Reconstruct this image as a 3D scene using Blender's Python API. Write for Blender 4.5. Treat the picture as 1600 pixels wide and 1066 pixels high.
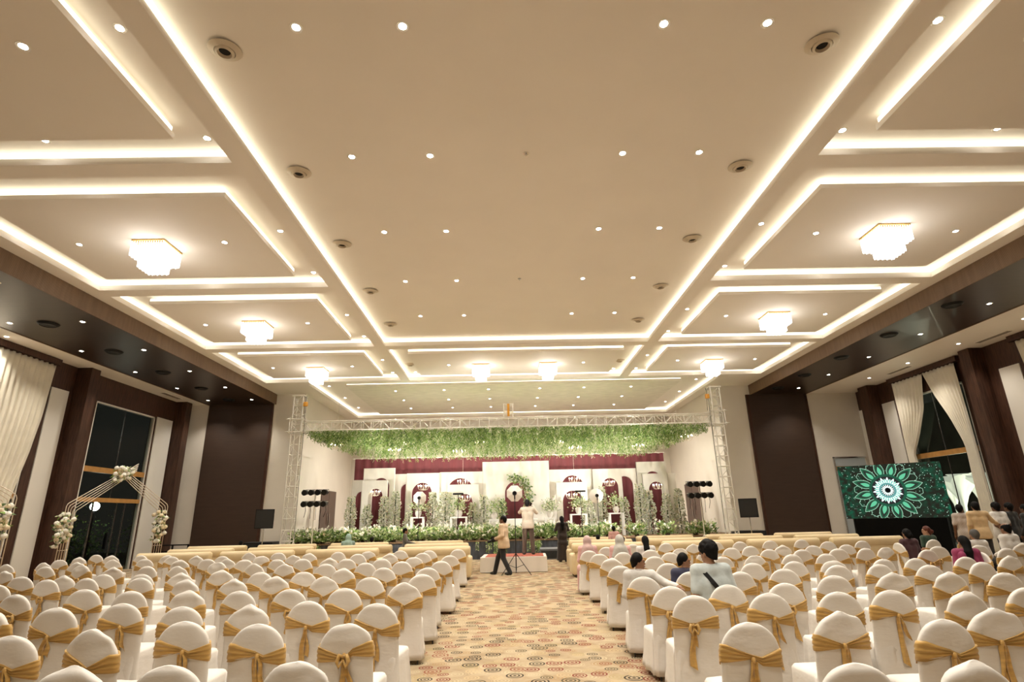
import bpy, math, random
import numpy as np
from mathutils import Matrix, Vector, noise
random.seed(7)
for _o in list(bpy.data.objects): bpy.data.objects.remove(_o, do_unlink=True)
SC = bpy.context.scene
COL = SC.collection
PI = math.pi
# ---------------------------------------------------------------- camera
CAMROT = [[0.999725, -0.018043, 0.015], [-0.008823, 0.303283, 0.95286], [-0.021742, -0.95273, 0.30304]]
_cd = bpy.data.cameras.new('camera'); _cd.sensor_width = 36.0; _cd.lens = 36.0 * 864.0 / 1600.0; _cd.clip_end = 300
_co = bpy.data.objects.new('camera', _cd); COL.objects.link(_co)
_m = Matrix(CAMROT)
_co.matrix_world = Matrix.Translation((0, 0, 1.7)) @ Matrix(((_m[0][0], -_m[0][1], -_m[0][2], 0), (_m[1][0], -_m[1][1], -_m[1][2], 0), (_m[2][0], -_m[2][1], -_m[2][2], 0), (0, 0, 0, 1)))
SC.camera = _co
SC.cycles.use_adaptive_sampling = True; SC.cycles.adaptive_threshold = .05; SC.cycles.use_denoising = True; SC.cycles.max_bounces = 5; SC.cycles.diffuse_bounces = 4; SC.cycles.glossy_bounces = 2; SC.cycles.transmission_bounces = 4; SC.cycles.transparent_max_bounces = 8; SC.cycles.caustics_reflective = False; SC.cycles.caustics_refractive = False
# ---------------------------------------------------------------- world and exposure
_w = bpy.data.worlds.new('night'); SC.world = _w; _w.use_nodes = True
_w.node_tree.nodes['Background'].inputs[0].default_value = (0.010, 0.010, 0.0085, 1)
_w.node_tree.nodes['Background'].inputs[1].default_value = 1.0
SC.view_settings.view_transform = 'Standard'; SC.view_settings.look = 'None'
SC.view_settings.exposure = 0.60; SC.view_settings.gamma = 1.0; SC.view_settings.use_curve_mapping = False
LED_POWER = 2.3          # cove strips
DOWN_POWER = 205.0       # watts of one downlight
CHAND_POWER = 4.0       # crystal glow
# ---------------------------------------------------------------- materials
MATS = {}
def mat(name, col=(.8,.8,.8), rough=.6, metal=0.0, emit=None, estr=0.0, spec=.5, noise_amt=0.0, noise_scale=8.0, bump=0.0, bump_scale=40.0, alpha=None, stretch=(1,1,1), sheen=0.0, trans=0.0, coat=0.0):
    if name in MATS: return MATS[name]
    m = bpy.data.materials.new(name); m.use_nodes = True
    nt = m.node_tree; b = nt.nodes['Principled BSDF']
    b.inputs['Base Color'].default_value = (*col, 1); b.inputs['Roughness'].default_value = rough
    b.inputs['Metallic'].default_value = metal; b.inputs['Specular IOR Level'].default_value = spec
    if sheen: b.inputs['Sheen Weight'].default_value = sheen
    if coat: b.inputs['Coat Weight'].default_value = coat
    if trans: b.inputs['Transmission Weight'].default_value = trans
    if emit: b.inputs['Emission Color'].default_value = (*emit, 1); b.inputs['Emission Strength'].default_value = estr
    if noise_amt or bump:
        tc = nt.nodes.new('ShaderNodeTexCoord'); mp = nt.nodes.new('ShaderNodeMapping'); mp.inputs['Scale'].default_value = stretch
        nt.links.new(tc.outputs['Object'], mp.inputs[0])
    if noise_amt:
        n = nt.nodes.new('ShaderNodeTexNoise'); n.inputs['Scale'].default_value = noise_scale; n.inputs['Detail'].default_value = 5
        nt.links.new(mp.outputs[0], n.inputs['Vector'])
        r = nt.nodes.new('ShaderNodeMapRange'); r.inputs[1].default_value = .3; r.inputs[2].default_value = .7
        r.inputs[3].default_value = 1 - noise_amt; r.inputs[4].default_value = 1 + noise_amt
        nt.links.new(n.outputs[0], r.inputs[0])
        v = nt.nodes.new('ShaderNodeVectorMath'); v.operation = 'SCALE'; v.inputs[0].default_value = col
        nt.links.new(r.outputs[0], v.inputs['Scale']); nt.links.new(v.outputs[0], b.inputs['Base Color'])
    if bump:
        n2 = nt.nodes.new('ShaderNodeTexNoise'); n2.inputs['Scale'].default_value = bump_scale; n2.inputs['Detail'].default_value = 4
        nt.links.new(mp.outputs[0], n2.inputs['Vector'])
        bp = nt.nodes.new('ShaderNodeBump'); bp.inputs['Strength'].default_value = bump; bp.inputs['Distance'].default_value = .02
        nt.links.new(n2.outputs[0], bp.inputs['Height']); nt.links.new(bp.outputs[0], b.inputs['Normal'])
    MATS[name] = m
    return m
def striped(name, c1, c2, axis, scale, rough=.4, bump=.5, dist=1.5):
    """wood with fine lines repeating along one object axis"""
    m = bpy.data.materials.new(name); m.use_nodes = True; MATS[name] = m
    nt = m.node_tree; b = nt.nodes['Principled BSDF']; b.inputs['Roughness'].default_value = rough
    tc = nt.nodes.new('ShaderNodeTexCoord')
    w = nt.nodes.new('ShaderNodeTexWave'); w.wave_type = 'BANDS'; w.bands_direction = axis; w.inputs['Scale'].default_value = scale
    w.inputs['Distortion'].default_value = 0.0
    n = nt.nodes.new('ShaderNodeTexNoise'); n.inputs['Scale'].default_value = 1.3; n.inputs['Detail'].default_value = 6
    mp = nt.nodes.new('ShaderNodeMapping'); mp.inputs['Scale'].default_value = {'X': (8, 1, 1), 'Y': (1, 8, 1), 'Z': (1, 1, 10)}[axis]
    nt.links.new(tc.outputs['Object'], w.inputs['Vector']); nt.links.new(tc.outputs['Object'], mp.inputs[0]); nt.links.new(mp.outputs[0], n.inputs['Vector'])
    mx = nt.nodes.new('ShaderNodeMix'); mx.data_type = 'RGBA'; mx.inputs['A'].default_value = (*c1, 1); mx.inputs['B'].default_value = (*c2, 1)
    md = nt.nodes.new('ShaderNodeMath'); md.operation = 'MULTIPLY'; nt.links.new(w.outputs['Fac'], md.inputs[0]); nt.links.new(n.outputs[0], md.inputs[1])
    ml = nt.nodes.new('ShaderNodeMath'); ml.operation = 'MULTIPLY'; ml.inputs[1].default_value = dist; nt.links.new(md.outputs[0], ml.inputs[0])
    nt.links.new(ml.outputs[0], mx.inputs['Factor']); nt.links.new(mx.outputs['Result'], b.inputs['Base Color'])
    bp = nt.nodes.new('ShaderNodeBump'); bp.inputs['Strength'].default_value = bump; bp.inputs['Distance'].default_value = .01
    nt.links.new(w.outputs['Fac'], bp.inputs['Height']); nt.links.new(bp.outputs[0], b.inputs['Normal'])
    return m
def emitter(name, col, strength):
    if name in MATS: return MATS[name]
    m = bpy.data.materials.new(name); m.use_nodes = True; nt = m.node_tree; nt.nodes.clear()
    e = nt.nodes.new('ShaderNodeEmission'); e.inputs[0].default_value = (*col, 1); e.inputs[1].default_value = strength
    o = nt.nodes.new('ShaderNodeOutputMaterial'); nt.links.new(e.outputs[0], o.inputs[0]); MATS[name] = m
    return m
def carpet_mat():
    m = bpy.data.materials.new('patterned carpet'); m.use_nodes = True; nt = m.node_tree; b = nt.nodes['Principled BSDF']
    b.inputs['Roughness'].default_value = .95; b.inputs['Specular IOR Level'].default_value = .1
    L = nt.links.new
    tc = nt.nodes.new('ShaderNodeTexCoord')
    def noi(scale, lo, hi):
        n = nt.nodes.new('ShaderNodeTexNoise'); n.inputs['Scale'].default_value = scale; n.inputs['Detail'].default_value = 3; L(tc.outputs['Object'], n.inputs['Vector'])
        r = nt.nodes.new('ShaderNodeMapRange'); r.inputs[1].default_value = lo; r.inputs[2].default_value = hi; L(n.outputs[0], r.inputs[0]); return r.outputs[0]
    def mix(fac, a, bb):
        x = nt.nodes.new('ShaderNodeMix'); x.data_type = 'RGBA'; x.clamp_factor = True
        if hasattr(fac, 'links'): L(fac, x.inputs['Factor'])
        else: x.inputs['Factor'].default_value = fac
        for s, v in (('A', a), ('B', bb)):
            if hasattr(v, 'links'): L(v, x.inputs[s])
            else: x.inputs[s].default_value = (*v, 1)
        return x.outputs['Result']
    def math_(op, a, v):
        x = nt.nodes.new('ShaderNodeMath'); x.operation = op
        for i, q in enumerate((a, v)):
            if hasattr(q, 'links'): L(q, x.inputs[i])
            else: x.inputs[i].default_value = q
        return x.outputs[0]
    base = mix(noi(2.2, .35, .65), (.31, .232, .145), (.41, .325, .215))
    base = mix(math_('MULTIPLY', noi(9.0, .5, .7), .5), base, (.29, .20, .115))
    def layer(base, scale, off, cols, r, freq):
        mp = nt.nodes.new('ShaderNodeMapping'); mp.inputs['Location'].default_value = off; L(tc.outputs['Object'], mp.inputs[0])
        v = nt.nodes.new('ShaderNodeTexVoronoi'); v.voronoi_dimensions = '2D'; v.inputs['Scale'].default_value = scale; v.inputs['Randomness'].default_value = .75
        L(mp.outputs[0], v.inputs['Vector'])
        sp = nt.nodes.new('ShaderNodeSeparateColor'); L(v.outputs['Color'], sp.inputs[0])
        rr = math_('MULTIPLY', math_('ADD', math_('MULTIPLY', sp.outputs[1], .5), .6), r)      # radius per cell
        q = math_('DIVIDE', v.outputs['Distance'], rr)
        ring = math_('GREATER_THAN', math_('SINE', math_('MULTIPLY', q, freq), 0.0), .08)
        mask = math_('MULTIPLY', ring, math_('LESS_THAN', q, 1.0))
        cr = nt.nodes.new('ShaderNodeValToRGB'); cr.color_ramp.interpolation = 'CONSTANT'
        e = cr.color_ramp.elements
        while len(e) < len(cols): e.new(.5)
        for i, (p, c) in enumerate(cols): e[i].position = p; e[i].color = (*c, 1)
        L(sp.outputs[0], cr.inputs[0])
        return mix(math_('MULTIPLY', mask, .92), base, cr.outputs[0])
    base = layer(base, 3.6, (.4, .2, 0), [(0, (.44, .36, .235)), (.3, (.31, .20, .10)), (.55, (.46, .38, .25)), (.8, (.33, .26, .13))], .46, 20.0)
    base = layer(base, 3.9, (3.1, 7.7, 0), [(0, (.16, .02, .017)), (.30, (.022, .018, .015)), (.56, (.45, .34, .20)), (.66, (.22, .075, .045)), (.78, (.42, .32, .18)), (.86, (.07, .06, .035))], .5, 19.0)
    L(base, b.inputs['Base Color'])
    n = nt.nodes.new('ShaderNodeTexNoise'); n.inputs['Scale'].default_value = 300; L(tc.outputs['Object'], n.inputs['Vector'])
    bp = nt.nodes.new('ShaderNodeBump'); bp.inputs['Strength'].default_value = .3; bp.inputs['Distance'].default_value = .005; L(n.outputs[0], bp.inputs['Height']); L(bp.outputs[0], b.inputs['Normal'])
    return m
def glass_mat():
    m = bpy.data.materials.new('dark window glass'); m.use_nodes = True; nt = m.node_tree; nt.nodes.clear()
    t = nt.nodes.new('ShaderNodeBsdfTransparent'); t.inputs[0].default_value = (.75, .8, .78, 1)
    g = nt.nodes.new('ShaderNodeBsdfGlossy'); g.inputs['Roughness'].default_value = .03; g.inputs[0].default_value = (.9, .95, .95, 1)
    f0 = nt.nodes.new('ShaderNodeLayerWeight'); f0.inputs[0].default_value = .5
    f1 = nt.nodes.new('ShaderNodeMath'); f1.operation = 'POWER'; f1.inputs[1].default_value = 4.0; nt.links.new(f0.outputs['Facing'], f1.inputs[0])
    f = nt.nodes.new('ShaderNodeMath'); f.operation = 'MULTIPLY_ADD'; f.inputs[1].default_value = .6; f.inputs[2].default_value = .045; nt.links.new(f1.outputs[0], f.inputs[0])
    x = nt.nodes.new('ShaderNodeMixShader'); nt.links.new(f.outputs[0], x.inputs[0]); nt.links.new(t.outputs[0], x.inputs[1]); nt.links.new(g.outputs[0], x.inputs[2])
    o = nt.nodes.new('ShaderNodeOutputMaterial'); nt.links.new(x.outputs[0], o.inputs[0])
    return m
M_CEIL = mat('ceiling paint', (.90, .85, .79), .7, noise_amt=.02, noise_scale=.7)
M_WHITE = mat('white wall paint', (.74, .69, .61), .6, noise_amt=.03, noise_scale=1.1, bump=.05, bump_scale=60)
M_PANELW = mat('white wall panel', (.72, .68, .62), .45, noise_amt=.02, noise_scale=.9)
M_WOOD = mat('dark walnut veneer', (.058, .026, .016), .42, spec=.3, noise_amt=.45, noise_scale=3.0, stretch=(9, 9, .7))
M_SOFFIT = striped('dark soffit planks', (.024, .014, .009), (.062, .038, .025), 'Y', 9.0, .33, .1)
M_SLATWALL = striped('brown ribbed wall panel', (.034, .017, .010), (.062, .033, .020), 'Z', 12.0, .55, .15)
M_FLUTE = striped('fluted brown fascia', (.10, .055, .028), (.24, .145, .08), 'Y', 14.0, .5, .12)
M_TRIMB = mat('brown edge strip', (.13, .07, .04), .4)
M_CARPET = carpet_mat()
M_GLASS = glass_mat()
M_GOLDWOOD = mat('golden wood transom', (.40, .20, .055), .4, noise_amt=.15, noise_scale=6)
M_LED = emitter('warm cove strip', (1.0, .925, .70), LED_POWER)
M_BLACK = mat('matte black', (.007, .007, .0075), .5, spec=.25)
M_STEEL = mat('painted white steel', (.72, .69, .62), .4, metal=.2)
M_CHROME = mat('chrome', (.7, .7, .7), .2, metal=1.0)
# ---------------------------------------------------------------- mesh helpers
class MB:
    """collects shapes and builds ONE mesh object"""
    def __init__(s): s.v = []; s.f = []; s.mi = []; s.cur = 0
    def add(s, vs, fs):
        n = len(s.v); s.v += [tuple(p) for p in vs]; s.f += [tuple(i + n for i in f) for f in fs]; s.mi += [s.cur] * len(fs); return s
    def box(s, x0, x1, y0, y1, z0, z1):
        return s.add([(x0,y0,z0),(x1,y0,z0),(x1,y1,z0),(x0,y1,z0),(x0,y0,z1),(x1,y0,z1),(x1,y1,z1),(x0,y1,z1)],
                     [(0,3,2,1),(4,5,6,7),(0,1,5,4),(1,2,6,5),(2,3,7,6),(3,0,4,7)])
    def rbox(s, x0, x1, y0, y1, z0, z1, r=.03, n=3):
        """box with rounded edges: superellipse-like stack of rounded rectangles"""
        r = min(r, (x1-x0)/2.01, (y1-y0)/2.01, (z1-z0)/2.01)
        rings = []
        for k in range(n+1):
            a = PI/2*k/n; rings.append((z0 + r - r*math.cos(a), r - r*math.sin(a)))
        for k in range(n+1):
            a = PI/2*k/n; rings.append((z1 - r + r*math.sin(a), r - r*math.cos(a)))
        return s.loft([[(p[0], p[1], z) for p in rrect(x0+i, x1-i, y0+i, y1-i, max(r-i*.3, .004), n)] for z, i in rings])
    def loft(s, rings, cap=True):
        n = len(rings[0]); vs = [p for r in rings for p in r]; fs = []
        for k in range(len(rings)-1):
            for i in range(n):
                j = (i+1) % n; fs.append((k*n+i, k*n+j, (k+1)*n+j, (k+1)*n+i))
        if cap: fs.append(tuple(range(n-1, -1, -1))); fs.append(tuple((len(rings)-1)*n + i for i in range(n)))
        return s.add(vs, fs)
    def tube(s, pts, r, n=8, cap=True):
        pts = [Vector(p) for p in pts]; rs = r if isinstance(r, (list, tuple)) else [r]*len(pts)
        rings = []; prev = None
        for i, p in enumerate(pts):
            d = (pts[min(i+1, len(pts)-1)] - pts[max(i-1, 0)]).normalized()
            if prev is None:
                a = Vector((0,0,1)) if abs(d.z) < .9 else Vector((1,0,0)); u = d.cross(a).normalized()
            else: u = (prev - d*prev.dot(d)).normalized()
            prev = u; w = d.cross(u)
            rings.append([tuple(p + (u*math.cos(2*PI*k/n) + w*math.sin(2*PI*k/n))*rs[i]) for k in range(n)])
        return s.loft(rings, cap)
    def lathe(s, prof, n=20, c=(0,0,0), cap=True):
        return s.loft([[(c[0]+r*math.cos(2*PI*k/n), c[1]+r*math.sin(2*PI*k/n), c[2]+z) for k in range(n)] for r, z in prof], cap)
    def prism(s, poly, d, axis='Y', at=0.0):
        """polygon in the plane across axis, from at to at+d"""
        n = len(poly)
        def P(a, b, t): return {'Y': (a, t, b), 'X': (t, a, b), 'Z': (a, b, t)}[axis]
        vs = [P(a, b, at) for a, b in poly] + [P(a, b, at+d) for a, b in poly]
        fs = [tuple(range(n)), tuple(range(2*n-1, n-1, -1))] + [(i, n+i, n+(i+1) % n, (i+1) % n) for i in range(n)]
        return s.add(vs, fs)
    def sphere(s, c, r, n=10, m=6, sc=(1,1,1)):
        prof = [(max(math.sin(PI*k/m), .001), -math.cos(PI*k/m)) for k in range(m+1)]
        return s.loft([[(c[0]+r*sc[0]*q*math.cos(2*PI*i/n), c[1]+r*sc[1]*q*math.sin(2*PI*i/n), c[2]+r*sc[2]*z) for i in range(n)] for q, z in prof])
    def mesh(s, name):
        me = bpy.data.meshes.new(name); me.from_pydata(s.v, [], s.f); me.polygons.foreach_set('material_index', s.mi); return me
    def build(s, name, material, parent=None, smooth=False, fix=True):
        me = s.mesh(name)
        for m in (material if isinstance(material, (list, tuple)) else [material]): me.materials.append(m)
        if fix: fixn(me)
        if smooth: shade(me, smooth)
        return link(name, me, parent)
def fixn(me):
    import bmesh
    bm = bmesh.new(); bm.from_mesh(me); bmesh.ops.recalc_face_normals(bm, faces=bm.faces); bm.to_mesh(me); bm.free()
def shade(me, ang):
    me.polygons.foreach_set('use_smooth', [True]*len(me.polygons))
    if ang is not True: me.set_sharp_from_angle(angle=math.radians(ang))
def link(name, me, parent=None, loc=None, rz=None):
    o = bpy.data.objects.new(name, me); COL.objects.link(o)
    if parent is not None: o.parent = parent
    if loc: o.location = loc
    if rz is not None: o.rotation_euler = (0, 0, rz)
    return o
def rrect(x0, x1, y0, y1, r, n=3):
    out = []
    for cx, cy, a0 in ((x1-r, y1-r, 0), (x0+r, y1-r, PI/2), (x0+r, y0+r, PI), (x1-r, y0+r, 1.5*PI)):
        for k in range(n+1):
            a = a0 + PI/2*k/n; out.append((cx + r*math.cos(a), cy + r*math.sin(a)))
    return out
def empty(name, loc=(0,0,0), rz=0.0):
    o = bpy.data.objects.new(name, None); COL.objects.link(o); o.location = loc; o.rotation_euler = (0,0,rz); o.empty_display_size = .1; return o
def tag(o, label, cat, group=None):
    o['label'] = label; o['category'] = cat
    if group: o['group'] = group
    return o
def struct(o, label=None):
    o['kind'] = 'structure'
    if label: o['label'] = label
    return o
def copy_tree(o, parent=None):
    c = o.copy(); COL.objects.link(c); c.parent = parent
    for ch in list(o.children): copy_tree(ch, c)
    return c
ORD = ['', 'first', 'second', 'third', 'fourth', 'fifth', 'sixth', 'seventh', 'eighth', 'ninth', 'tenth', 'eleventh', 'twelfth', 'thirteenth', 'fourteenth', 'fifteenth', 'sixteenth', 'seventeenth']
# ================================================================= THE HALL
CX = .475                                    # axis of the hall
ZB, ZR, ZI = 7.70, 8.00, 7.76                # beam underside, recess ceiling, island underside
XL, XR, YE = -15.55, 17.48, 26.9             # side walls, end wall beside the stage
SXL, SXR, YBACK = -9.8, 10.5, 35.9           # stage recess
ZS = 7.22                                    # side soffits
YREAR = -7.0
floor = struct(MB().box(XL-.3, XR+.3, YREAR-.3, YBACK, -.2, 0).build('floor', M_CARPET), 'tan hall carpet patterned with concentric red, black and cream rings')
ceiling = struct(MB().box(XL-.3, XR+.3, YREAR-.3, YBACK+.3, ZR, ZR+.3).build('ceiling', M_CEIL), 'cream coffered hall ceiling')
def beam(x0, x1, y0, y1): MB().box(x0, x1, y0, y1, ZB, ZR+.02).build('ceiling_beam', M_CEIL, ceiling)
T, O, R1, F1 = 4.83, 5.16, 11.30, 11.72      # half widths: tray, beam outer, recess outer, fascia
YB = [(2.88, 3.22), (8.35, 8.69), (13.82, 14.20), (19.27, 19.66), (24.52, 24.98)]
for sg in (-1, 1):
    def sx(a, b): return (CX+a, CX+b) if sg > 0 else (CX-b, CX-a)
    beam(*sx(T, O), YREAR, 24.98)
    beam(*sx(R1, F1), YREAR, YE)
    for y0, y1 in YB: beam(*sx(O, R1), y0, y1)
beam(CX-T, CX+T, *YB[3]); beam(CX-T, CX+T, *YB[4])
for sg in (-1, 1):                            # flat strips beside the stage recess
    x0, x1 = (CX+9.55, CX+R1) if sg > 0 else (CX-R1, CX-9.55)
    beam(x0, x1, 24.98, YBACK)
beam(CX-9.55, CX+9.55, 34.0, YBACK)
def strip(x0, x1, y0, y1, d):
    """cove: white lip proud of the face plus the glowing band above it. d = outward direction of the face"""
    dx, dy = d; a, b = .05, .012
    def ext(t): return (min(x0, x0+dx*t), max(x1, x1+dx*t), min(y0, y0+dy*t), max(y1, y1+dy*t))
    MB().box(*ext(a), ZB if not strip.isl else ZI, (ZB if not strip.isl else ZI)+.055).build('cove_lip', M_CEIL, ceiling)
    MB().box(*ext(b), ZR-.125, ZR-.015).build('led_strip', M_LED, ceiling)
strip.isl = False
# centre tray
strip(CX-T, CX-T, YREAR, YB[3][0], (1, 0)); strip(CX+T, CX+T, YREAR, YB[3][0], (-1, 0)); strip(CX-T, CX+T, YB[3][0], YB[3][0], (0, -1))
# centre bay in front of the stage
strip(CX-T, CX-T, YB[3][1], YB[4][0], (1, 0)); strip(CX+T, CX+T, YB[3][1], YB[4][0], (-1, 0)); strip(CX-T, CX+T, YB[4][0], YB[4][0], (0, -1))
# stage ceiling
strip(CX-9.55, CX-9.55, 24.98, 34.0, (1, 0)); strip(CX+9.55, CX+9.55, 24.98, 34.0, (-1, 0)); strip(CX-9.55, CX+9.55, 34.0, 34.0, (0, -1))
M_SILVER = mat('silver patterned ceiling paper', (.80, .76, .68), .4, metal=.1, noise_amt=.10, noise_scale=3.5, stretch=(.6, 1.6, 1), bump=.1, bump_scale=9)
def island(x0, x1, y0, y1, m=M_CEIL):
    MB().box(x0, x1, y0, y1, ZI, ZI+.10).build('ceiling_island', m, ceiling)
    MB().box(x0+.12, x1-.12, y0+.12, y1-.12, ZI+.1, ZR+.02).build('island_neck', M_CEIL, ceiling)
    strip.isl = True
    MB().box(x0+.02, x1-.02, y0-.004, y0+.05, ZI+.1, ZI+.175).build('led_strip', M_LED, ceiling)
    strip.isl = False
island(CX-4.18, CX+4.18, 20.45, 23.85)
island(CX-8.0, CX+8.0, 25.75, 33.2, M_SILVER)
BAYS = [(3.22, 8.35), (8.69, 13.82), (14.20, 19.27), (19.66, 24.52)]
for sg in (-1, 1):
    def sx(a, b): return (CX+a, CX+b) if sg > 0 else (CX-b, CX-a)
    for y0, y1 in BAYS:
        xi = CX+sg*5.86
        a, b = sx(5.86, 10.68)
        island(a, b, y0+.76, y1-.62)
        MB().box(min(xi, xi-sg*.004), max(xi+sg*.05, xi), y0+.80, y1-.70, ZI+.1, ZI+.175).build('led_strip', M_LED, ceiling)     # strip on the island's inner edge
        xo = CX+sg*R1
        strip(xo, xo, y0, y1, (-sg, 0)); a, b = sx(O, R1); strip(a, b, y1, y1, (0, -1))
# ---- side soffits and fascia
for sg, xf, xs, xw, nm in ((-1, CX-F1, -14.43, XL, 'left'), (1, CX+F1, 14.95, XR, 'right')):
    a, b = sorted((xf, xs)); c_, d_ = sorted((xs, xw))
    struct(MB().box(a, b, YREAR, YE, ZS, ZS+.25).build('ceiling_soffit_'+nm, M_SOFFIT), 'dark wood plank soffit along the %s side' % nm)
    struct(MB().box(c_-.0, d_+.0, YREAR, YE, ZS+.01, ZS+.26).build('ceiling_side_'+nm, M_CEIL), 'plain cream lower ceiling beside the %s wall' % nm)
    struct(MB().box(min(xf, xf-sg*.035), max(xf, xf-sg*.035), YREAR, YE, ZS-.02, ZB).build('trim_fascia_'+nm, M_FLUTE), 'fluted brown fascia above the %s soffit' % nm)
    e = MB().box(min(xs, xs+sg*.06), max(xs, xs+sg*.06), YREAR, YE, ZS-.015, ZS+.01).build('trim_soffit_edge_'+nm, M_TRIMB); struct(e)
# ---- end walls beside the stage
def wall(name, label, m, *b): return struct(MB().box(*b).build(name, m), label)
wall('wall_end_left', 'cream end wall left of the stage', M_WHITE, XL, -11.3, YE, YE+.2, 0, ZB+.3)
wall('wall_end_right', 'cream end wall right of the stage', M_WHITE, 12.0, XR, YE, YE+.2, 0, ZB+.3)
wall('wall_return_left', 'cream wall between dark panel and stage', M_WHITE, -11.3, SXL, YE, YE+.2, 0, ZB)
wall('wall_return_right', 'cream wall between stage and dark panel', M_WHITE, SXR, 12.0, YE, YE+.2, 0, ZB)
wall('wall_panel_left', 'dark brown ribbed wall panel left of the stage', M_SLATWALL, -14.43, -11.42, YE-.06, YE, 0, ZS)
wall('wall_panel_right', 'dark brown ribbed wall panel right of the stage', M_SLATWALL, 12.05, 14.88, YE-.06, YE, 0, ZS)
for i, (a, b) in enumerate(((-11.42, -11.30), (11.93, 12.05), (14.88, 14.96))):
    struct(MB().box(a, b, YE-.09, YE, 0, ZS).build('trim_%d' % (i+1), M_WOOD))
wall('wall_stage_left', 'cream side wall of the stage', M_WHITE, SXL-.2, SXL, YE+.2, YBACK, 0, ZB+.02)
wall('wall_stage_right', 'cream side wall of the stage on the right', M_WHITE, SXR, SXR+.2, YE+.2, YBACK, 0, ZB+.02)
wall('wall_back', 'cream back wall of the stage', M_WHITE, SXL, SXR, YBACK, YBACK+.2, 0, ZB+.02)
wall('wall_rear', 'cream rear wall of the hall', M_WHITE, XL, XR, YREAR-.2, YREAR, 0, ZB+.3)
# ---- glazed side walls
def side_wall(sg, X, cols, panels, wins, y0, y1, nm):
    """cols: [(ya,yb)], panels: white [(ya,yb)], wins: [(ya,yb)] openings from floor to 6.28"""
    a, b = sorted((X, X+sg*.25))
    w = MB()
    ed = sorted(wins); last = y0
    for ya, yb in ed:
        w.box(a, b, last, ya, 0, ZS+.2); w.box(a, b, ya, yb, 6.28, ZS+.2); last = yb
    w.box(a, b, last, y1, 0, ZS+.2)
    wl = struct(w.build('wall_'+nm, M_WOOD), 'dark walnut clad %s wall between tall windows' % nm)
    for ya, yb in panels:
        p, q = sorted((X-sg*.03, X)); MB().box(p, q, ya, yb, 0.02, 6.30).build('white_panel', M_PANELW, wl)
    for ya, yb in cols:
        p, q = sorted((X-sg*.53, X)); MB().box(p, q, ya, yb, 0, ZS).build('wall_pilaster', M_WOOD, wl)
        p, q = sorted((X-sg*.545, X-sg*.50))
    return wl
side_wall(-1, XL, [(13.2, 13.65), (19.67, 20.12), (25.95, 26.4)], [(18.70, 19.48), (13.65, 14.4), (24.72, 25.9)], [(14.9, 18.35), (20.93, 24.66)], YREAR, YE, 'left')
wl = bpy.data.objects['wall_left']
MB().box(XL+.0, XL+.035, 26.4, YE, 0, ZS).build('white_panel', M_WHITE, wl)
side_wall(1, XR, [(12.7, 13.2), (19.2, 19.68), (25.2, 25.88)], [(17.95, 18.76), (19.72, 20.16), (24.3, 25.15), (13.2, 14.0), (25.9, YE)], [(14.4, 17.65), (20.45, 23.95)], YREAR, YE, 'right')
def window(n, sg, X, y0, y1, label, door=False):
    w = empty('window_%d' % n, (X, (y0+y1)/2, 0)); struct(w, label); h = (y1-y0)/2
    def bar(name, ya, yb, za, zb, m, t=.06): MB().box(-t/2+sg*.1, t/2+sg*.1, ya, yb, za, zb).build(name, m, w)
    bar('window_frame', -h, -h+.09, 0, 6.28, M_PANELW, .14); bar('window_frame', h-.06, h, 0, 6.28, M_PANELW, .14); bar('window_frame', -h, h, 6.22, 6.28, M_PANELW, .14)
    bar('transom', -h+.09, h-.06, 3.66, 3.86, M_GOLDWOOD, .12); sg < 0 and bar('transom', -h+.09, h-.06, 2.58, 2.74, M_GOLDWOOD, .12)
    for za, zb in (((0.02, 2.58), (2.74, 3.66), (3.86, 6.22)) if sg < 0 else ((.02, 3.66), (3.86, 6.22))):
        for ya, yb in ((-h+.09, -.01), (.01, h-.06)):
            MB().box(sg*.10-.006, sg*.10+.006, ya, yb, za, zb).build('pane', M_GLASS, w)
    bar('mullion', -.012, .012, 2.74 if sg < 0 else .02, 6.22, M_CHROME, .03)
    if door:
        for y in (-h*.45, h*.25, h*.52): bar('door_stile', y-.025, y+.025, .02, 2.58, M_CHROME, .05)
        bar('door_handle', h*.10, h*.13, .85, 1.45, M_BLACK, .12)
window(1, -1, XL, 14.9, 18.35, 'tall dark window behind the left curtain'); window(2, -1, XL, 20.93, 24.66, 'tall dark window with glass doors behind the metal arch', True)
window(3, 1, XR, 20.45, 23.95, 'tall window between parted curtains with gold transom'); window(4, 1, XR, 14.4, 17.65, 'tall window on the right at the frame edge')
# glazed door in the right end wall, behind the screen
d = empty('door_1', (16.5, YE, 0)); struct(d, 'glass door with gold transom in the right end wall')
MB().box(-.75, .75, -.03, -.012, 0, 4.05).build('pane', mat('pale blue glass', (.45, .50, .52), .08, spec=.8), d)
MB().box(-.75, .75, -.05, -.0, 3.45, 3.66).build('transom', M_GOLDWOOD, d); MB().box(-.80, -.74, -.06, 0, 0, 4.1).build('door_frame', M_CHROME, d); MB().box(-.80, .80, -.06, 0, 4.05, 4.1).build('door_frame', M_CHROME, d)
# stage side doors
for n, X, ya, sg, lb in ((2, SXL, 30.4, 1, 'dark brown double door on the left stage wall'), (3, SXR, 30.9, -1, 'dark brown double door on the right stage wall')):
    d = empty('door_%d' % n, (X, ya, 0)); struct(d, lb)
    for k in range(2):
        l = MB().box(min(0, sg*.05), max(0, sg*.05), k*1.29, k*1.29+1.25, .75, 3.28).build('door_leaf', mat('brown door veneer', (.075, .036, .024), .35, noise_amt=.3, noise_scale=4, stretch=(6, 6, .6)), d)
        MB().box(min(sg*.05, sg*.09), max(sg*.05, sg*.09), k*1.29+(1.08 if k == 0 else .1), k*1.29+(1.12 if k == 0 else .14), 1.5, 2.1).build('door_handle', M_CHROME, l)
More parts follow.
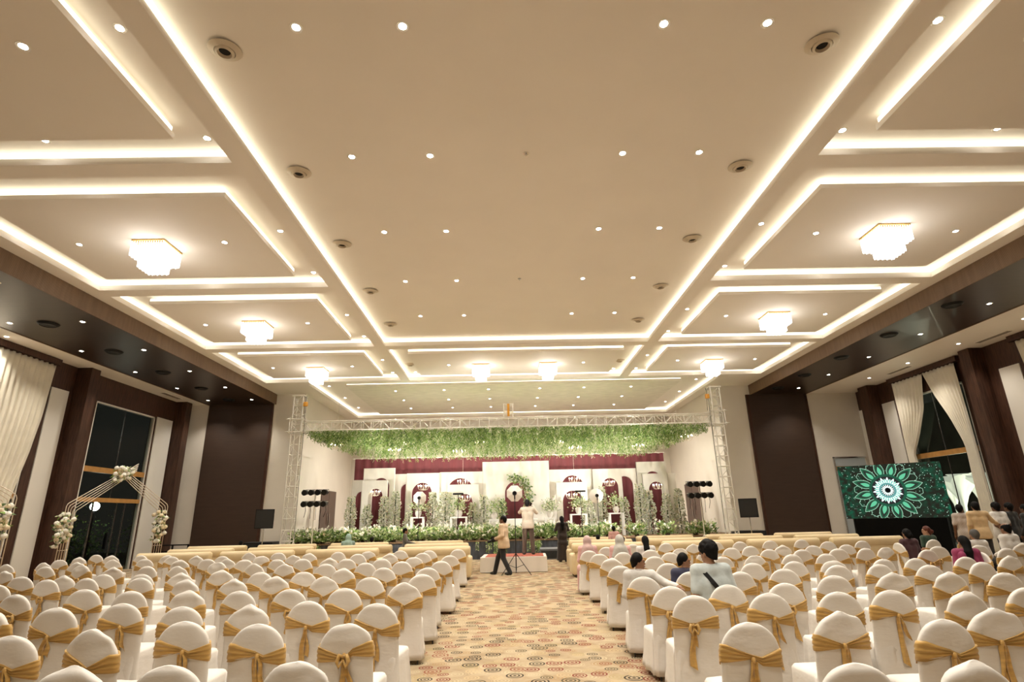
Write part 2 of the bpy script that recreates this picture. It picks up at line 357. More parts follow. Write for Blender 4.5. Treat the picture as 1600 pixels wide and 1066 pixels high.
# ---- ground outside the glass
M_NIGHT = mat('dark night paving', (.03, .032, .03), .7, noise_amt=.3, noise_scale=2)
for nm, a, b in (('left', XL-14, XL-.3), ('right', XR+.3, XR+16)):
    struct(MB().box(a, b, 0, 40, -.3, -.02).build('floor_outside_'+nm, M_NIGHT), 'dark paving outside the %s windows' % nm)
# ================================================================= LIGHT FITTINGS
M_LENS = emitter('downlight lens', (1.0, .95, .86), 30.0)
M_RIM = mat('downlight rim', (.75, .70, .60), .4)
_rim = MB().lathe([(.052, .0), (.085, -.006), (.088, -.002), (.088, .01), (.052, .01)], 20, cap=False)
_rim = _rim.mesh('rim'); _rim.materials.append(M_RIM); fixn(_rim)
_lens = MB().lathe([(.001, -.002), (.052, -.002), (.052, .004), (.001, .004)], 16).mesh('lens'); _lens.materials.append(M_LENS)
def spotlamp(power, size=112):
    l = bpy.data.lights.new('downlight_beam', 'SPOT'); l.energy = power; l.spot_size = math.radians(size); l.spot_blend = .75; l.shadow_soft_size = .07; l.color = (1.0, .92, .80); return l
LAMP = spotlamp(DOWN_POWER); LAMP_S = spotlamp(DOWN_POWER*.8); LAMP_ST = spotlamp(DOWN_POWER*1.7, 165)
def downlight(x, y, z, label, group, lamp=LAMP):
    o = empty('downlight', (x, y, z)); tag(o, label, 'downlight', group)
    link('rim', _rim, o); link('lens', _lens, o)
    if lamp:
        s = bpy.data.objects.new('light', lamp); COL.objects.link(s); s.parent = o; s.location = (0, 0, -.03)
    return o
for k in range(-2, 5):
    for xx in (-2.70, -1.28, 2.24, 3.65):
        downlight(xx, 5.8+2.79*k if k != -3 else -2.4, ZR, 'recessed downlight of the central ceiling tray, %s row from the hall\'s rear, %s from left' % (ORD[k+3], ORD[1+(-2.70, -1.28, 2.24, 3.65).index(xx)]), 'downlights of the central ceiling tray')
for sg in (-1, 1):
    side = 'left' if sg < 0 else 'right'
    for bi, (y0, y1) in enumerate(BAYS):
        ym = (y0+y1)/2
        for dx in (6.75, 10.0): downlight(CX+sg*dx, ym+.05, ZI, 'downlight on the %s side of the chandelier place in the %s %s coffer' % ('aisle' if dx < 8 else 'window', ORD[bi+1], side), 'downlights beside the %s chandeliers' % side)
        for dx, yy in ((5.5, y0+.3), (5.5, ym), (5.5, y1-.32), (8.25, y0+.3), (10.99, ym), (10.99, y1-.32), (8.25, y1-.32)):
            downlight(CX+sg*dx, yy, ZR, '%s border downlight of the %s coffer on the %s' % ({(5.5, 0): 'aisle side near', (5.5, 1): 'aisle side middle', (5.5, 2): 'aisle side far', (8.25, 0): 'near edge', (10.99, 1): 'window side middle', (10.99, 2): 'window side far', (8.25, 2): 'far edge'}[(dx, 0 if yy < ym-.1 else (1 if yy == ym else 2))], ORD[bi+1], side), 'downlights in the %s coffer borders' % side, LAMP_S if dx in (5.5,) and yy == ym else None)
    for k in range(-2, 5):
        for dx in ((-1.02, 1.02) if sg < 0 else (1.08,)):
            downlight((-12.92 if sg < 0 else 12.85)+dx, 14.85+2.77*k-(.2 if k == 4 else 0)-(.2 if sg > 0 else 0), ZS, 'downlight in the dark %s soffit, %s pair from the camera, %s side' % (side, ORD[k+3], 'window' if (dx < 0) == (sg < 0) else 'aisle'), 'downlights of the %s soffit' % side, LAMP_S)
for i, y in enumerate((13.3, 16.05, 18.67, 21.28, 23.76)): downlight(16.2, y, ZS+.01, 'downlight in the cream ceiling by the right curtains, %s from the camera' % ORD[i+1], 'downlights above the right curtains', LAMP_S)
for i, y in enumerate((13.3, 16.05)): downlight(-15.05, y, ZS+.01, 'downlight in the cream ceiling by the left windows, %s from the camera' % ORD[i+1], 'downlights above the left windows', LAMP_S)
for x in (-5.4, -3.0, -.8, 1.75, 3.95, 6.3):
    for y in (26.9, 29.2, 31.5): downlight(x, y, ZI, 'downlight in the silver stage ceiling, %s row, %s from left' % (ORD[1+(26.9, 29.2, 31.5).index(y)], ORD[1+(-5.4, -3.0, -.8, 1.75, 3.95, 6.3).index(x)]), 'downlights above the stage', LAMP_ST)
for x in (-8.6, 9.5):
    for y in (26.6, 29.4, 32.2): downlight(x, y, ZR, '%s downlight beside the %s cove of the stage ceiling' % (('nearest', 'middle', 'farthest')[(26.6, 29.4, 32.2).index(y)], 'left' if x < 0 else 'right'), 'downlights along the stage cove', None)
for x in (-2.3, 3.3): downlight(x, 22.2, ZI, 'downlight %s of the two middle chandeliers' % ('left' if x < 0 else 'right'), 'downlights of the middle coffer')
for x in (-4.0, 4.95):
    for y in (19.95, 24.2): downlight(x, y, ZR, '%s %s corner downlight in the border of the middle coffer' % ('near' if y < 22 else 'far', 'left' if x < 0 else 'right'), 'border downlights of the middle coffer', None)
# jet diffusers in the tray
M_JET = mat('jet diffuser plastic', (.62, .53, .41), .45)
_j1 = MB().lathe([(.14, -.035), (.155, -.02), (.21, -.012), (.225, 0), (.14, 0)], 28, cap=False).mesh('outer_ring'); _j1.materials.append(M_JET); fixn(_j1); shade(_j1, 40)
_j2 = MB().lathe([(.075, -.03), (.095, -.075), (.13, -.055), (.132, .0), (.075, .0)], 24, cap=False).mesh('nozzle'); _j2.materials.append(M_JET); fixn(_j2); shade(_j2, 40)
_j3 = MB().lathe([(.001, -.012), (.078, -.012), (.078, .0), (.001, .0)], 20).mesh('throat'); _j3.materials.append(M_BLACK)
for i in range(5):
    for x, s in ((-3.81, 'left'), (4.58, 'right')):
        o = empty('jet_diffuser', (x, 6.15+2.875*i, ZR)); tag(o, 'round jet air diffuser in the tray\'s %s side, %s from the camera' % (s, ORD[i+1]), 'air diffuser', 'jet diffusers of the tray')
        link('outer_ring', _j1, o); link('nozzle', _j2, o); link('throat', _j3, o)
        o.children[1].rotation_euler = (.10, 0, 0); o.children[1].location = (0, 0, -.014); o.children[2].location = (0, 0, -.02)
for x, s in ((-4.0, 'left'), (4.95, 'right')):
    o = empty('jet_diffuser', (x, 22.8, ZR)); tag(o, 'small round diffuser in the middle coffer border, %s end' % s, 'air diffuser', 'jet diffusers of the middle coffer'); link('outer_ring', _j1, o); link('nozzle', _j2, o); link('throat', _j3, o)
# smoke detectors in the tray
for y, w in ((8.55, 'nearer'), (14.1, 'farther')):
    o = empty('smoke_detector', (.47, y, ZR)); tag(o, 'tiny grey sprinkler rose on the tray axis, the %s one' % w, 'sprinkler')
    MB().lathe([(.001, -.05), (.018, -.05), (.02, -.01), (.05, -.008), (.05, 0), (.001, 0)], 12).build('rose', M_CHROME, o)
# black ceiling speakers in the soffits
M_MESHB = mat('black speaker grille', (.008, .008, .008), .6, bump=.4, bump_scale=200)
for sg, x, s in ((-1, -12.93, 'left'), (1, 12.85, 'right')):
    for k in range(-1, 5):
        o = empty('ceiling_speaker', (x, 14.95+2.75*k-(.3 if sg > 0 else 0)-(.3 if k == 4 else 0), ZS))
        tag(o, 'black round ceiling speaker in the dark %s soffit, %s along from the camera' % (s, ORD[k+2]), 'speaker', 'round speakers of the %s soffit' % s)
        MB().lathe([(.20, -.06), (.25, -.03), (.27, 0), (.20, .0)], 24, cap=False).build('rim', M_BLACK, o, 40)
        MB().lathe([(.001, -.03), (.20, -.05), (.20, 0), (.001, 0)], 24).build('grille', M_MESHB, o)
# slot vents
for x, y, lb in ((-15.0, 24.6, 'thin slot vent in the cream ceiling by the left window'), (16.6, 22.4, 'thin slot vent in the cream ceiling above the right curtain, the farther one'), (16.8, 17.9, 'thin slot vent in the cream ceiling above the right curtain, the nearer one')):
    o = empty('slot_vent', (x, y, ZS+.01)); tag(o, lb, 'vent')
    MB().box(-.12, .12, -.7, .7, -.012, 0).build('vent_frame', M_CEIL, o)
    for k in range(3): MB().box(-.09+k*.065, -.05+k*.065, -.66, .66, -.016, -.004).build('slot', mat('vent slot', (.12, .09, .07), .6), o)
# crystal chandeliers
M_CRYS = emitter('lit crystal', (1.0, .96, .90), CHAND_POWER)
M_CRYS2 = mat('crystal rim drops', (.9, .85, .75), .1, emit=(1, .85, .6), estr=1.6, trans=.0, spec=.9)
M_GOLD = mat('polished gold', (.62, .38, .13), .25, metal=1.0)
def crystals(half, z0, z1, pitch=.035):
    m = MB(); n = int(2*half/pitch)
    for k in range(n+1):
        t = -half + 2*half*k/n
        for x, y in ((t, -half), (t, half), (-half, t), (half, t)):
            dz = .012*math.sin(k*2.1)
            m.lathe([(.002, z0+dz), (.013, z0+.03+dz), (.013, z1-.02), (.003, z1)], 5, (x, y, 0))
    return m
_ch = [(MB().box(-.36, .36, -.36, .36, -.03, 0).box(-.30, .30, -.30, .30, -.05, -.03).mesh('gold_frame'), M_GOLD, 'gold_frame'),
       (crystals(.34, -.14, -.03, .05).mesh('drops'), M_CRYS2, 'drops'), (crystals(.345, -.40, -.13).mesh('upper_tier'), M_CRYS, 'upper_tier'), (crystals(.215, -.62, -.36).mesh('lower_tier'), M_CRYS, 'lower_tier'),
       (MB().box(-.32, .32, -.32, .32, -.385, -.375).box(-.19, .19, -.19, .19, -.60, -.59).mesh('diffuser'), M_CRYS, 'diffuser')]
for me, m, _n in _ch: me.materials.append(m); fixn(me)
for x, y, lb in [(-7.86, 11.45, 'nearest on the left'), (-7.86, 16.8, 'second on the left'), (-7.8, 22.45, 'farthest on the left'), (8.77, 11.25, 'nearest on the right'), (8.8, 16.8, 'second on the right'), (8.72, 22.35, 'farthest on the right'), (-.97, 22.4, 'left of the middle pair'), (1.82, 22.35, 'right of the middle pair')]:
    o = empty('crystal_chandelier', (x, y, ZI)); tag(o, 'square two-tier lit crystal chandelier with gold frame, ' + lb, 'chandelier', 'square crystal ceiling chandeliers')
    for me, m, n in _ch: link(n, me, o)
    l = bpy.data.lights.new('glow', 'POINT'); l.energy = 14; l.color = (1, .88, .7); l.shadow_soft_size = .3
    s = bpy.data.objects.new('light', l); COL.objects.link(s); s.parent = o; s.location = (0, 0, -.75)
# ================================================================= BANQUET CHAIRS
M_COVER = mat('white spandex chair cover', (.74, .705, .655), .62, sheen=.15, bump=.38, bump_scale=2.4, stretch=(2.2, 2.2, 5))
M_SASH = mat('gold satin sash', (.55, .335, .095), .38, sheen=.3, noise_amt=.18, noise_scale=7, stretch=(1, 1, 8))
M_LEG = mat('black chair leg', (.015, .014, .013), .45)
def nz(x, y, z, s): return noise.noise(Vector((x+s*7.3, y-s*3.1, z+s*1.7)))
def back_cover(seed, loose):
    """arched back under its cover: stack of flat oval sections from hem to arch top; the chair looks to +Y"""
    rnd = random.Random(seed); peak = rnd.uniform(.0, .35)*loose; skew = rnd.uniform(-.03, .03)*loose
    zs = [.05, .12, .2, .3, .4, .48, .55, .60, .64, .68, .715] + [.715 + .215*math.sin(PI/2*k/11) for k in range(1, 12)]
    rings = []; n = 36
    for z in zs:
        if z <= .7151: w = .218 + .018*max(0, (.45-z)/.45)
        else:
            q = (z-.715)/.215; w = .218*math.sqrt(max(0, 1-q*q))**(1+peak*.5) ; w = max(w, .012)
        t = .034 if z > .5 else .034 + .01*(.5-z)
        if z > .9: t *= max(.35, 1-(z-.9)/.045)
        yc = -.135*(z-.45) if z > .45 else -.06*(.45-z)
        ring = []
        for k in range(n):
            a = 2*PI*k/n; ca, sa = math.cos(a), math.sin(a)
            x = w*math.copysign(abs(ca)**.55, ca); y = t*math.copysign(abs(sa)**.7, sa)
            amp = (.007 + .014*loose*max(0, (z-.72)/.2) + .006*max(0, (.5-z)/.5))
            d = nz(x*7, y*2, z*(16 if loose else 9), seed)*amp
            zz = z + (nz(x*9, 0, z*5, seed+50)*.022*loose if z > .78 else 0)
            ring.append((x + skew*max(0, z-.75)*4 + d*.5*ca, y + yc + (d+amp*.45*math.sin(x*26+z*9+seed))*sa, zz))
        rings.append(ring)
    return MB().loft(rings)
def seat_cover(seed):
    rings = []; rnd = random.Random(seed); ph = [rnd.uniform(0, 6.28) for _ in range(3)]
    for z, inset in ((.055, -.028), (.12, -.022), (.2, -.014), (.3, -.007), (.39, 0), (.445, .002), (.468, .014), (.478, .05), (.482, .13)):
        ring = []
        base = rrect(-.222+inset, .222-inset, -.035+inset*.5, .43-inset, .055, 8)
        # resample densely on the straight runs
        pts = []
        for i in range(len(base)):
            p, q = base[i], base[(i+1) % len(base)]; L = math.hypot(q[0]-p[0], q[1]-p[1]); m = max(1, int(L/.035))
            pts += [(p[0]+(q[0]-p[0])*j/m, p[1]+(q[1]-p[1])*j/m) for j in range(m)]
        if rings and len(pts) != len(rings[0]): pts = [pts[int(i*len(pts)/len(rings[0]))] for i in range(len(rings[0]))]
        for i, (x, y) in enumerate(pts):
            fold = max(0, (.42-z)/.42)*.012*(math.sin(i*.9+ph[0])+.6*math.sin(i*1.7+ph[1]))
            d = nz(x*8, y*8, z*6, seed+9)*.006
            cx, cy = x, y-.2; r = math.hypot(cx, cy) or 1
            ring.append((x + cx/r*(fold+d), y + cy/r*(fold+d), z + (d*.8 if z > .4 else 0)))
        rings.append(ring)
    return MB().loft(rings)
def sash_band(seed, rnd, ku, z0, dip, hw):
    rows = 12; n = 56; out = []; inn = []
    for k in range(n):
        a = 2*PI*k/n; ca, sa = math.cos(a), math.sin(a)
        x = .222*math.copysign(abs(ca)**.55, ca); sy = math.copysign(abs(sa)**.7, sa)
        rear = sa < 0.2
        q = min(1, abs(x-ku)/.2) if rear else 1.0
        h = .013 + (hw-.013)*q; zc = z0 - dip*(1-q) + (.02*(1 if x > ku else -1)*rnd.s if rear else 0)
        ro = []; ri = []
        for j in range(rows+1):
            v = j/rows*2-1; z = zc + v*h
            w = 1.0 if z < .72 else max(.3, math.sqrt(max(.05, 1-((z-.715)/.215)**2)))
            xx = x*(w if abs(x) > .1 else 1)
            yc = -.135*(z-.45)
            pl = .0055*math.sin(j*1.75+seed+(x-ku)*5)+.003*math.sin(j*3.3+seed*2)*(1 if 0 < j < rows else 0)
            ro.append((xx + ca*(.006+pl*.5), sy*(.036+.008+pl) + yc, z)); ri.append((xx*.97, sy*.030 + yc, z))
        out.append(ro); inn.append(ri)
    m = MB(); vs = []; fs = []; w = 2*(rows+1)
    for k in range(n): vs += out[k] + inn[k][::-1]
    for k in range(n):
        k2 = (k+1) % n
        for j in range(w): fs.append((k*w+j, k*w+(j+1) % w, k2*w+(j+1) % w, k2*w+j))
    return m.add(vs, fs)
def tail(x, z, dx, L, w0, w1, ph):
    rows = 9; vs = []; fs = []
    for i in range(rows+1):
        t = i/rows; zz = z - L*t; w = w0+(w1-w0)*t; yc = -.135*(zz-.45) if zz > .45 else -.06*(.45-zz)
        for j in range(5):
            u = j/4*2-1; y = yc - .052 - .010*math.cos(u*3+ph+t*4) - .006*t
            vs.append((x + dx*t + u*w/2 + .006*math.sin(t*7+ph), y, zz - .02*u*(t > .99)))
    n = len(vs); vs += [(a, b+.006, c) for a, b, c in vs]
    for i in range(rows):
        for j in range(4):
            a = i*5+j; fs.append((a, a+1, a+6, a+5)); fs.append((n+a, n+a+5, n+a+6, n+a+1))
    for i in range(rows):
        for j, k in ((0, 5), (4, 9)):
            a, b = i*5+j, i*5+k; fs.append((a, b, n+b, n+a))
    for j in range(4): fs.append((j, j+1, n+j+1, n+j)); b = rows*5+j; fs.append((b, b+1, n+b+1, n+b))
    return MB().add(vs, fs)
_legm = MB().tube([(0, 0, 0), (0, 0, .10)], [.011, .013], 8).mesh('leg'); _legm.materials.append(M_LEG)
def make_chair(seed, loose):
    rnd = random.Random(seed*13+5); rnd.s = rnd.choice((-1, 0, 1))
    o = empty('banquet_chair')
    back_cover(seed, loose).build('back_cover', M_COVER, o, True); seat_cover(seed).build('seat_cover', M_COVER, o, True)
    ku = rnd.choice((0, 0, .02, -.03, .07, -.06)); z0 = rnd.uniform(.685, .725); dip = rnd.uniform(.01, .055); hw = rnd.uniform(.055, .078)
    s = sash_band(seed, rnd, ku, z0, dip, hw).build('sash', M_SASH, o, True)
    kz = z0-dip; ky = -.135*(kz-.45)-.05
    k = MB().sphere((ku, ky+.006, kz), .019, 10, 6, (.95, .9, 1.35)); k.build('sash_knot', M_SASH, s, True)
    L1, L2 = rnd.uniform(.22, .42), rnd.uniform(.12, .36)
    tail(ku-.008, kz-.01, rnd.uniform(-.05, .01), L1, .035, rnd.uniform(.045, .075), seed).build('sash_tail', M_SASH, s, 60)
    tail(ku+.010, kz-.01, rnd.uniform(-.01, .06), L2, .03, rnd.uniform(.04, .07), seed+2).build('sash_tail', M_SASH, s, 60)
    if rnd.random() < .4:
        lp = MB()
        for sgn in (-1, 1): lp.tube([(ku, ky-.005, kz), (ku+sgn*.03, ky-.02, kz+.015), (ku+sgn*.045, ky-.018, kz-.03), (ku+sgn*.03, ky-.02, kz-.07), (ku, ky-.01, kz-.02)], [.010, .016, .018, .014, .008], 6)
        lp.build('sash_loop', M_SASH, s, True)
    for x, y in ((-.18, -.02), (.18, -.02), (-.18, .375), (.18, .375)):
        l = link('leg', _legm, o, (x, y, 0))
    return o
PROTO = [make_chair(i+1, 0.0) for i in range(6)] + [make_chair(i+21, 1.0) for i in range(6)]
_used = set()
CH_L = [(-1.24,3.65,1,1),(-1.96,3.61,1,2),(-2.53,3.62,1,3),(-1.28,4.86,2,1),(-2.0,4.91,2,2),(-2.7,5.12,2,3),(-3.22,4.81,2,4),(-3.75,4.67,2,5),(-1.27,5.89,3,1),(-2.03,6.17,3,2),(-2.56,6.0,3,3),(-3.21,6.0,3,4),(-4.02,6.35,3,5),(-4.54,6.14,3,6),(-5.06,6.0,3,7),(-1.31,7.61,4,1),(-1.96,7.22,4,2),(-2.62,7.26,4,3),(-3.19,7.19,4,4),(-3.88,7.32,4,5),(-4.66,7.48,4,6),(-5.46,7.8,4,7),(-5.98,7.4,4,8),(-1.27,8.74,5,1),(-1.95,8.49,5,2),(-2.65,8.66,5,3),(-3.45,8.91,5,4),(-3.97,8.7,5,5),(-4.68,8.76,5,6),(-7.33,8.7,5,7),(-1.34,9.86,6,1),(-2.09,10.07,6,2),(-2.77,10.07,6,3),(-3.29,9.63,6,4),(-4.03,9.76,6,5),(-4.93,10.29,6,6),(-5.46,9.99,6,7),(-5.66,9.28,6,8),(-6.06,9.94,6,9),(-6.58,9.43,6,10),(-6.77,10.09,6,11),(-7.14,9.36,6,12),(-7.4,10.02,6,13),(-8.1,10.03,6,14),(-1.27,11.3,7,1),(-2.03,11.43,7,2),(-2.7,11.31,7,3),(-3.43,11.24,7,4),(-4.29,11.48,7,5),(-4.96,11.72,7,6),(-6.32,11.48,7,7),(-7.09,11.78,7,8),(-7.71,11.69,7,9),(-9.47,11.32,7,10),(-1.27,12.88,8,1),(-2.01,12.71,8,2),(-2.62,12.38,8,3),(-3.4,12.55,8,4),(-3.92,13.01,8,5),(-4.44,12.9,8,6),(-5.0,12.94,8,7),(-5.79,13.1,8,8),(-6.04,12.44,8,9),(-8.86,12.47,8,10),(-9.54,12.39,8,11),(-11.15,13.35,8,12),(-2.02,14.07,9,1),(-2.83,14.17,9,2),(-3.6,14.26,9,3),(-5.18,14.36,9,4),(-5.99,14.44,9,5),(-6.31,13.44,9,6),(-6.89,13.67,9,7),(-7.04,14.7,9,8),(-7.41,13.48,9,9),(-8.67,14.25,9,10),(-9.37,14.19,9,11),(-9.75,13.53,9,12),(-10.53,13.61,9,13),(-1.3,15.39,10,1),(-2.0,15.14,10,2),(-2.79,15.4,10,3),(-3.64,15.43,10,4),(-4.4,15.41,10,5),(-5.02,15.02,10,6),(-6.08,15.74,10,7),(-6.92,15.92,10,8),(-7.92,15.14,10,9),(-8.44,14.99,10,10),(-8.97,15.69,10,11),(-9.84,16.0,10,12),(-10.74,16.14,10,13),(-11.18,14.91,10,14),(-11.26,15.68,10,15),(-11.69,16.94,10,16)]
CH_R = [(1.81,3.26,1,1),(2.39,3.22,1,2),(1.74,4.45,2,1),(2.6,4.79,2,2),(3.12,4.38,2,3),(3.82,4.76,2,4),(1.81,5.89,3,1),(2.56,5.92,3,2),(3.23,5.88,3,3),(3.78,5.92,3,4),(4.3,5.66,3,5),(5.04,5.84,3,6),(1.75,7.69,4,1),(1.79,6.64,4,2),(2.43,6.66,4,3),(3.08,6.67,4,4),(4.0,7.3,4,5),(4.81,7.43,4,6),(5.43,7.32,4,7),(5.98,7.15,4,8),(2.51,8.18,5,1),(3.11,8.0,5,2),(3.84,8.25,5,3),(4.77,8.58,5,4),(5.38,8.58,5,5),(5.9,8.29,5,6),(6.85,8.54,5,7),(1.78,9.35,6,1),(2.59,9.62,6,2),(3.83,9.28,6,3),(4.54,9.38,6,4),(5.18,9.41,6,5),(5.98,9.42,6,6),(6.51,9.42,6,7),(7.34,9.45,6,8),(8.03,9.43,6,9),(1.92,10.91,7,1),(2.77,11.17,7,2),(3.89,10.72,7,3),(4.55,10.82,7,4),(5.23,10.86,7,5),(5.84,10.81,7,6),(8.03,11.24,7,7),(9.46,11.12,7,8),(1.91,12.25,8,1),(2.46,12.59,8,2),(3.35,12.18,8,3),(4.1,12.17,8,4),(5.54,12.47,8,5),(6.06,12.11,8,6),(6.82,12.11,8,7),(7.34,12.05,8,8),(7.86,12.19,8,9),(8.88,12.08,8,10),(9.78,12.14,8,11),(11.02,12.51,8,12),(1.86,13.43,9,1),(3.21,13.23,9,2),(3.96,13.48,9,3),(4.52,13.19,9,4),(5.04,13.23,9,5),(5.65,13.68,9,6),(6.44,13.76,9,7),(6.96,13.36,9,8),(7.76,13.42,9,9),(2.47,14.71,10,1),(4.78,15.1,10,2),(8.15,14.88,10,3),(9.02,14.88,10,4),(10.14,14.79,10,5),(10.66,14.63,10,6),(11.59,14.77,10,7),(3.37,15.78,11,1),(4.31,15.97,11,2),(5.65,15.9,11,3),(6.28,15.82,11,4),(7.18,16.0,11,5),(8.13,16.18,11,6)]

rc = random.Random(3)
ROWN = ['', 'nearest', 'second', 'third', 'fourth', 'fifth', 'sixth', 'seventh', 'eighth', 'ninth', 'tenth', 'eleventh']
CHAIRS = {}
for side, data in (('left', CH_L), ('right', CH_R)):
    for i, (x, y, r, n) in enumerate(data):
        loose = rc.random() < (.5 if side == 'left' else .2)
        k = rc.randrange(6) + (6 if loose else 0)
        if k in _used: o = copy_tree(PROTO[k])
        else: o = PROTO[k]; _used.add(k)
        rz = rc.uniform(-.13, .13)
        if n == 1 and 3 < r: rz += -.16 if side == 'right' else .12
        o.location = (x, y+.065, 0); o.rotation_euler = (0, 0, rz)
        tag(o, 'white covered banquet chair with gold sash, %s block, %s row from camera, %s from aisle' % (side, ORD[r], ORD[n]), 'chair', 'covered chairs of the %s block' % side)
        CHAIRS[(side, r, n)] = o
for k, p in enumerate(PROTO):
    if k not in _used:
        for ch in list(p.children_recursive): bpy.data.objects.remove(ch)
        bpy.data.objects.remove(p)
# ================================================================= SOFAS
M_LEATHER = mat('cream leather', (.70, .56, .335), .42, noise_amt=.05, noise_scale=3, bump=.06, bump_scale=90)
M_FOOT = mat('sofa foot', (.05, .03, .02), .5)
def make_sofa(w):
    o = empty('sofa'); h = w/2
    MB().rbox(-h+.02, h-.02, .06, .92, .07, .30, .03).build('base', M_LEATHER, o, 50)
    b = MB().rbox(-h+.1, h-.1, .02, .25, .12, .80, .05); b.build('backrest', M_LEATHER, o, 50)
    # rolled top along the back
    prof = [(.0, .70), (-.02, .76), (-.03, .83), (.0, .90), (.07, .93), (.17, .925), (.25, .89), (.27, .82), (.25, .74), (.20, .69)]
    rr = []
    for x, s in ((-h+.015, .55), (-h+.03, .85), (-h+.07, 1), (-h*.33, 1), (h*.33, 1), (h-.07, 1), (h-.03, .85), (h-.015, .55)):
        rr.append([(x, .12+(a-.12)*s, .81+(z-.81)*s) for a, z in prof])
    MB().loft(rr).build('top_roll', M_LEATHER, o, 50)
    for sg in (-1, 1):
        a, c = sorted((sg*h, sg*(h-.20))); MB().rbox(a, c, .05, .95, .08, .62, .06).build('armrest', M_LEATHER, o, 50)
        for y in (.1, .86): MB().lathe([(.02, 0), (.03, .08)], 8, (sg*(h-.1), y, 0)).build('foot', M_FOOT, o)
    n = 3; cw = (w-.42)/n
    for k in range(n): MB().rbox(-h+.21+k*cw+.005, -h+.21+(k+1)*cw-.005, .24, .93, .29, .46, .05).build('seat_cushion', M_LEATHER, o, 50)
    return o
_so = make_sofa(2.12)
SOFAS = {'left': [[(-1.04, -3.20), (-3.72, -5.84), (-6.17, -8.29), (-8.56, -10.66)], [(-1.25, -3.38), (-3.75, -5.88), (-6.32, -8.45), (-8.90, -11.04)], [(-1.60, -3.72), (-4.32, -6.45), (-6.94, -9.08), (-9.46, -11.6)]],
         'right': [[(1.86, 3.98), (4.5, 6.62), (7.02, 9.14), (9.48, 11.6)], [(2.0, 4.12), (4.5, 6.62), (6.98, 9.1), (9.5, 11.62)], [(2.25, 4.37), (4.72, 6.84), (7.3, 9.42), (9.85, 11.97)]]}
SOFY = [17.05, 19.2, 21.4]
_first = True
for side, rows in SOFAS.items():
    for ri, row in enumerate(rows):
        for ci, (a, b) in enumerate(row):
            o = _so if _first else copy_tree(_so); _first = False
            o.location = ((a+b)/2, SOFY[ri], 0)
            tag(o, 'cream leather sofa, %s from the aisle in the %s sofa row %s of the aisle' % (ORD[ci+1], ('nearest', 'middle', 'farthest')[ri], side), 'sofa', 'cream sofas before the stage')
# ================================================================= STAGE
ZT = .76
M_STAGE = mat('dark blue grey stage skirt', (.040, .046, .056), .6, noise_amt=.5, noise_scale=5, stretch=(2, 1, .6))
M_STAGETOP = mat('brown stage carpet', (.20, .12, .06), .9, noise_amt=.2, noise_scale=12)
st = empty('stage', (0, 25.3, 0)); tag(st, 'low wide stage with dark blue grey skirt below the flower backdrop', 'stage')
MB().box(-9.72, 10.42, .04, 10.5, 0, ZT-.05).build('platform', M_STAGE, st); MB().box(-9.75, 10.45, 0, 10.55, ZT-.05, ZT).build('deck', M_STAGETOP, st)
def pleat_strip(pts, z0, z1, amp, n, top_amp=.3):
    """pleated cloth hanging along a polyline (x, y)"""
    segs = []; vs = []; fs = []
    for (a, b), (c_, d_) in zip(pts[:-1], pts[1:]):
        L = math.hypot(c_-a, d_-b); k = max(2, int(L*n))
        for i in range(k): segs.append((a+(c_-a)*i/k, b+(d_-b)*i/k, (d_-b)/L, -(c_-a)/L))
    segs.append((*pts[-1], segs[-1][2], segs[-1][3])); R = 6
    for i, (x, y, nx, ny) in enumerate(segs):
        o = amp*(math.sin(i*1.55)+.35*math.sin(i*.43+1))
        for j in range(R+1):
            t = j/R; q = o*(1-(1-top_amp)*t); vs.append((x+nx*q, y+ny*q, z0+(z1-z0)*t))
    m = len(vs); vs += [(segs[i//(R+1)][0]*0 + v[0]-segs[i//(R+1)][2]*.012, v[1]-segs[i//(R+1)][3]*.012, v[2]) for i, v in enumerate(vs)]
    for i in range(len(segs)-1):
        for j in range(R):
            a = i*(R+1)+j; b = a+R+1; fs.append((a, b, b+1, a+1)); fs.append((m+a, m+a+1, m+b+1, m+b))
        a = i*(R+1); b = a+R+1; fs.append((a, m+a, m+b, b)); a += R; b += R; fs.append((a, b, m+b, m+a))
    return MB().add(vs, fs)
M_DRAPE = mat('burgundy drape', (.105, .008, .013), .7, sheen=.3, noise_amt=.15, noise_scale=2, stretch=(3, 1, .2))
o = empty('burgundy_drape', (0, 30.0, 0)); tag(o, 'wide burgundy pleated drape behind the white arch panels', 'drape')
pleat_strip([(-8.0, 0), (8.42, 0)], ZT, 4.80, .035, 9, .9).build('cloth', M_DRAPE, o, 70)
MB().tube([(-8.1, .03, 4.80), (8.5, .03, 4.80)], .025).build('rail', M_STEEL, o)
for x in (-8.0, -4, 0, 4, 8.42): MB().tube([(x, .12, ZT), (x, .12, 4.8)], .025).build('support_pole', M_STEEL, o)
M_PANEL = mat('white washed backdrop panel', (.82, .78, .72), .7, noise_amt=.10, noise_scale=2.2, stretch=(1, 1, .5))
M_PEDGE = mat('panel edge', (.62, .57, .50), .7)
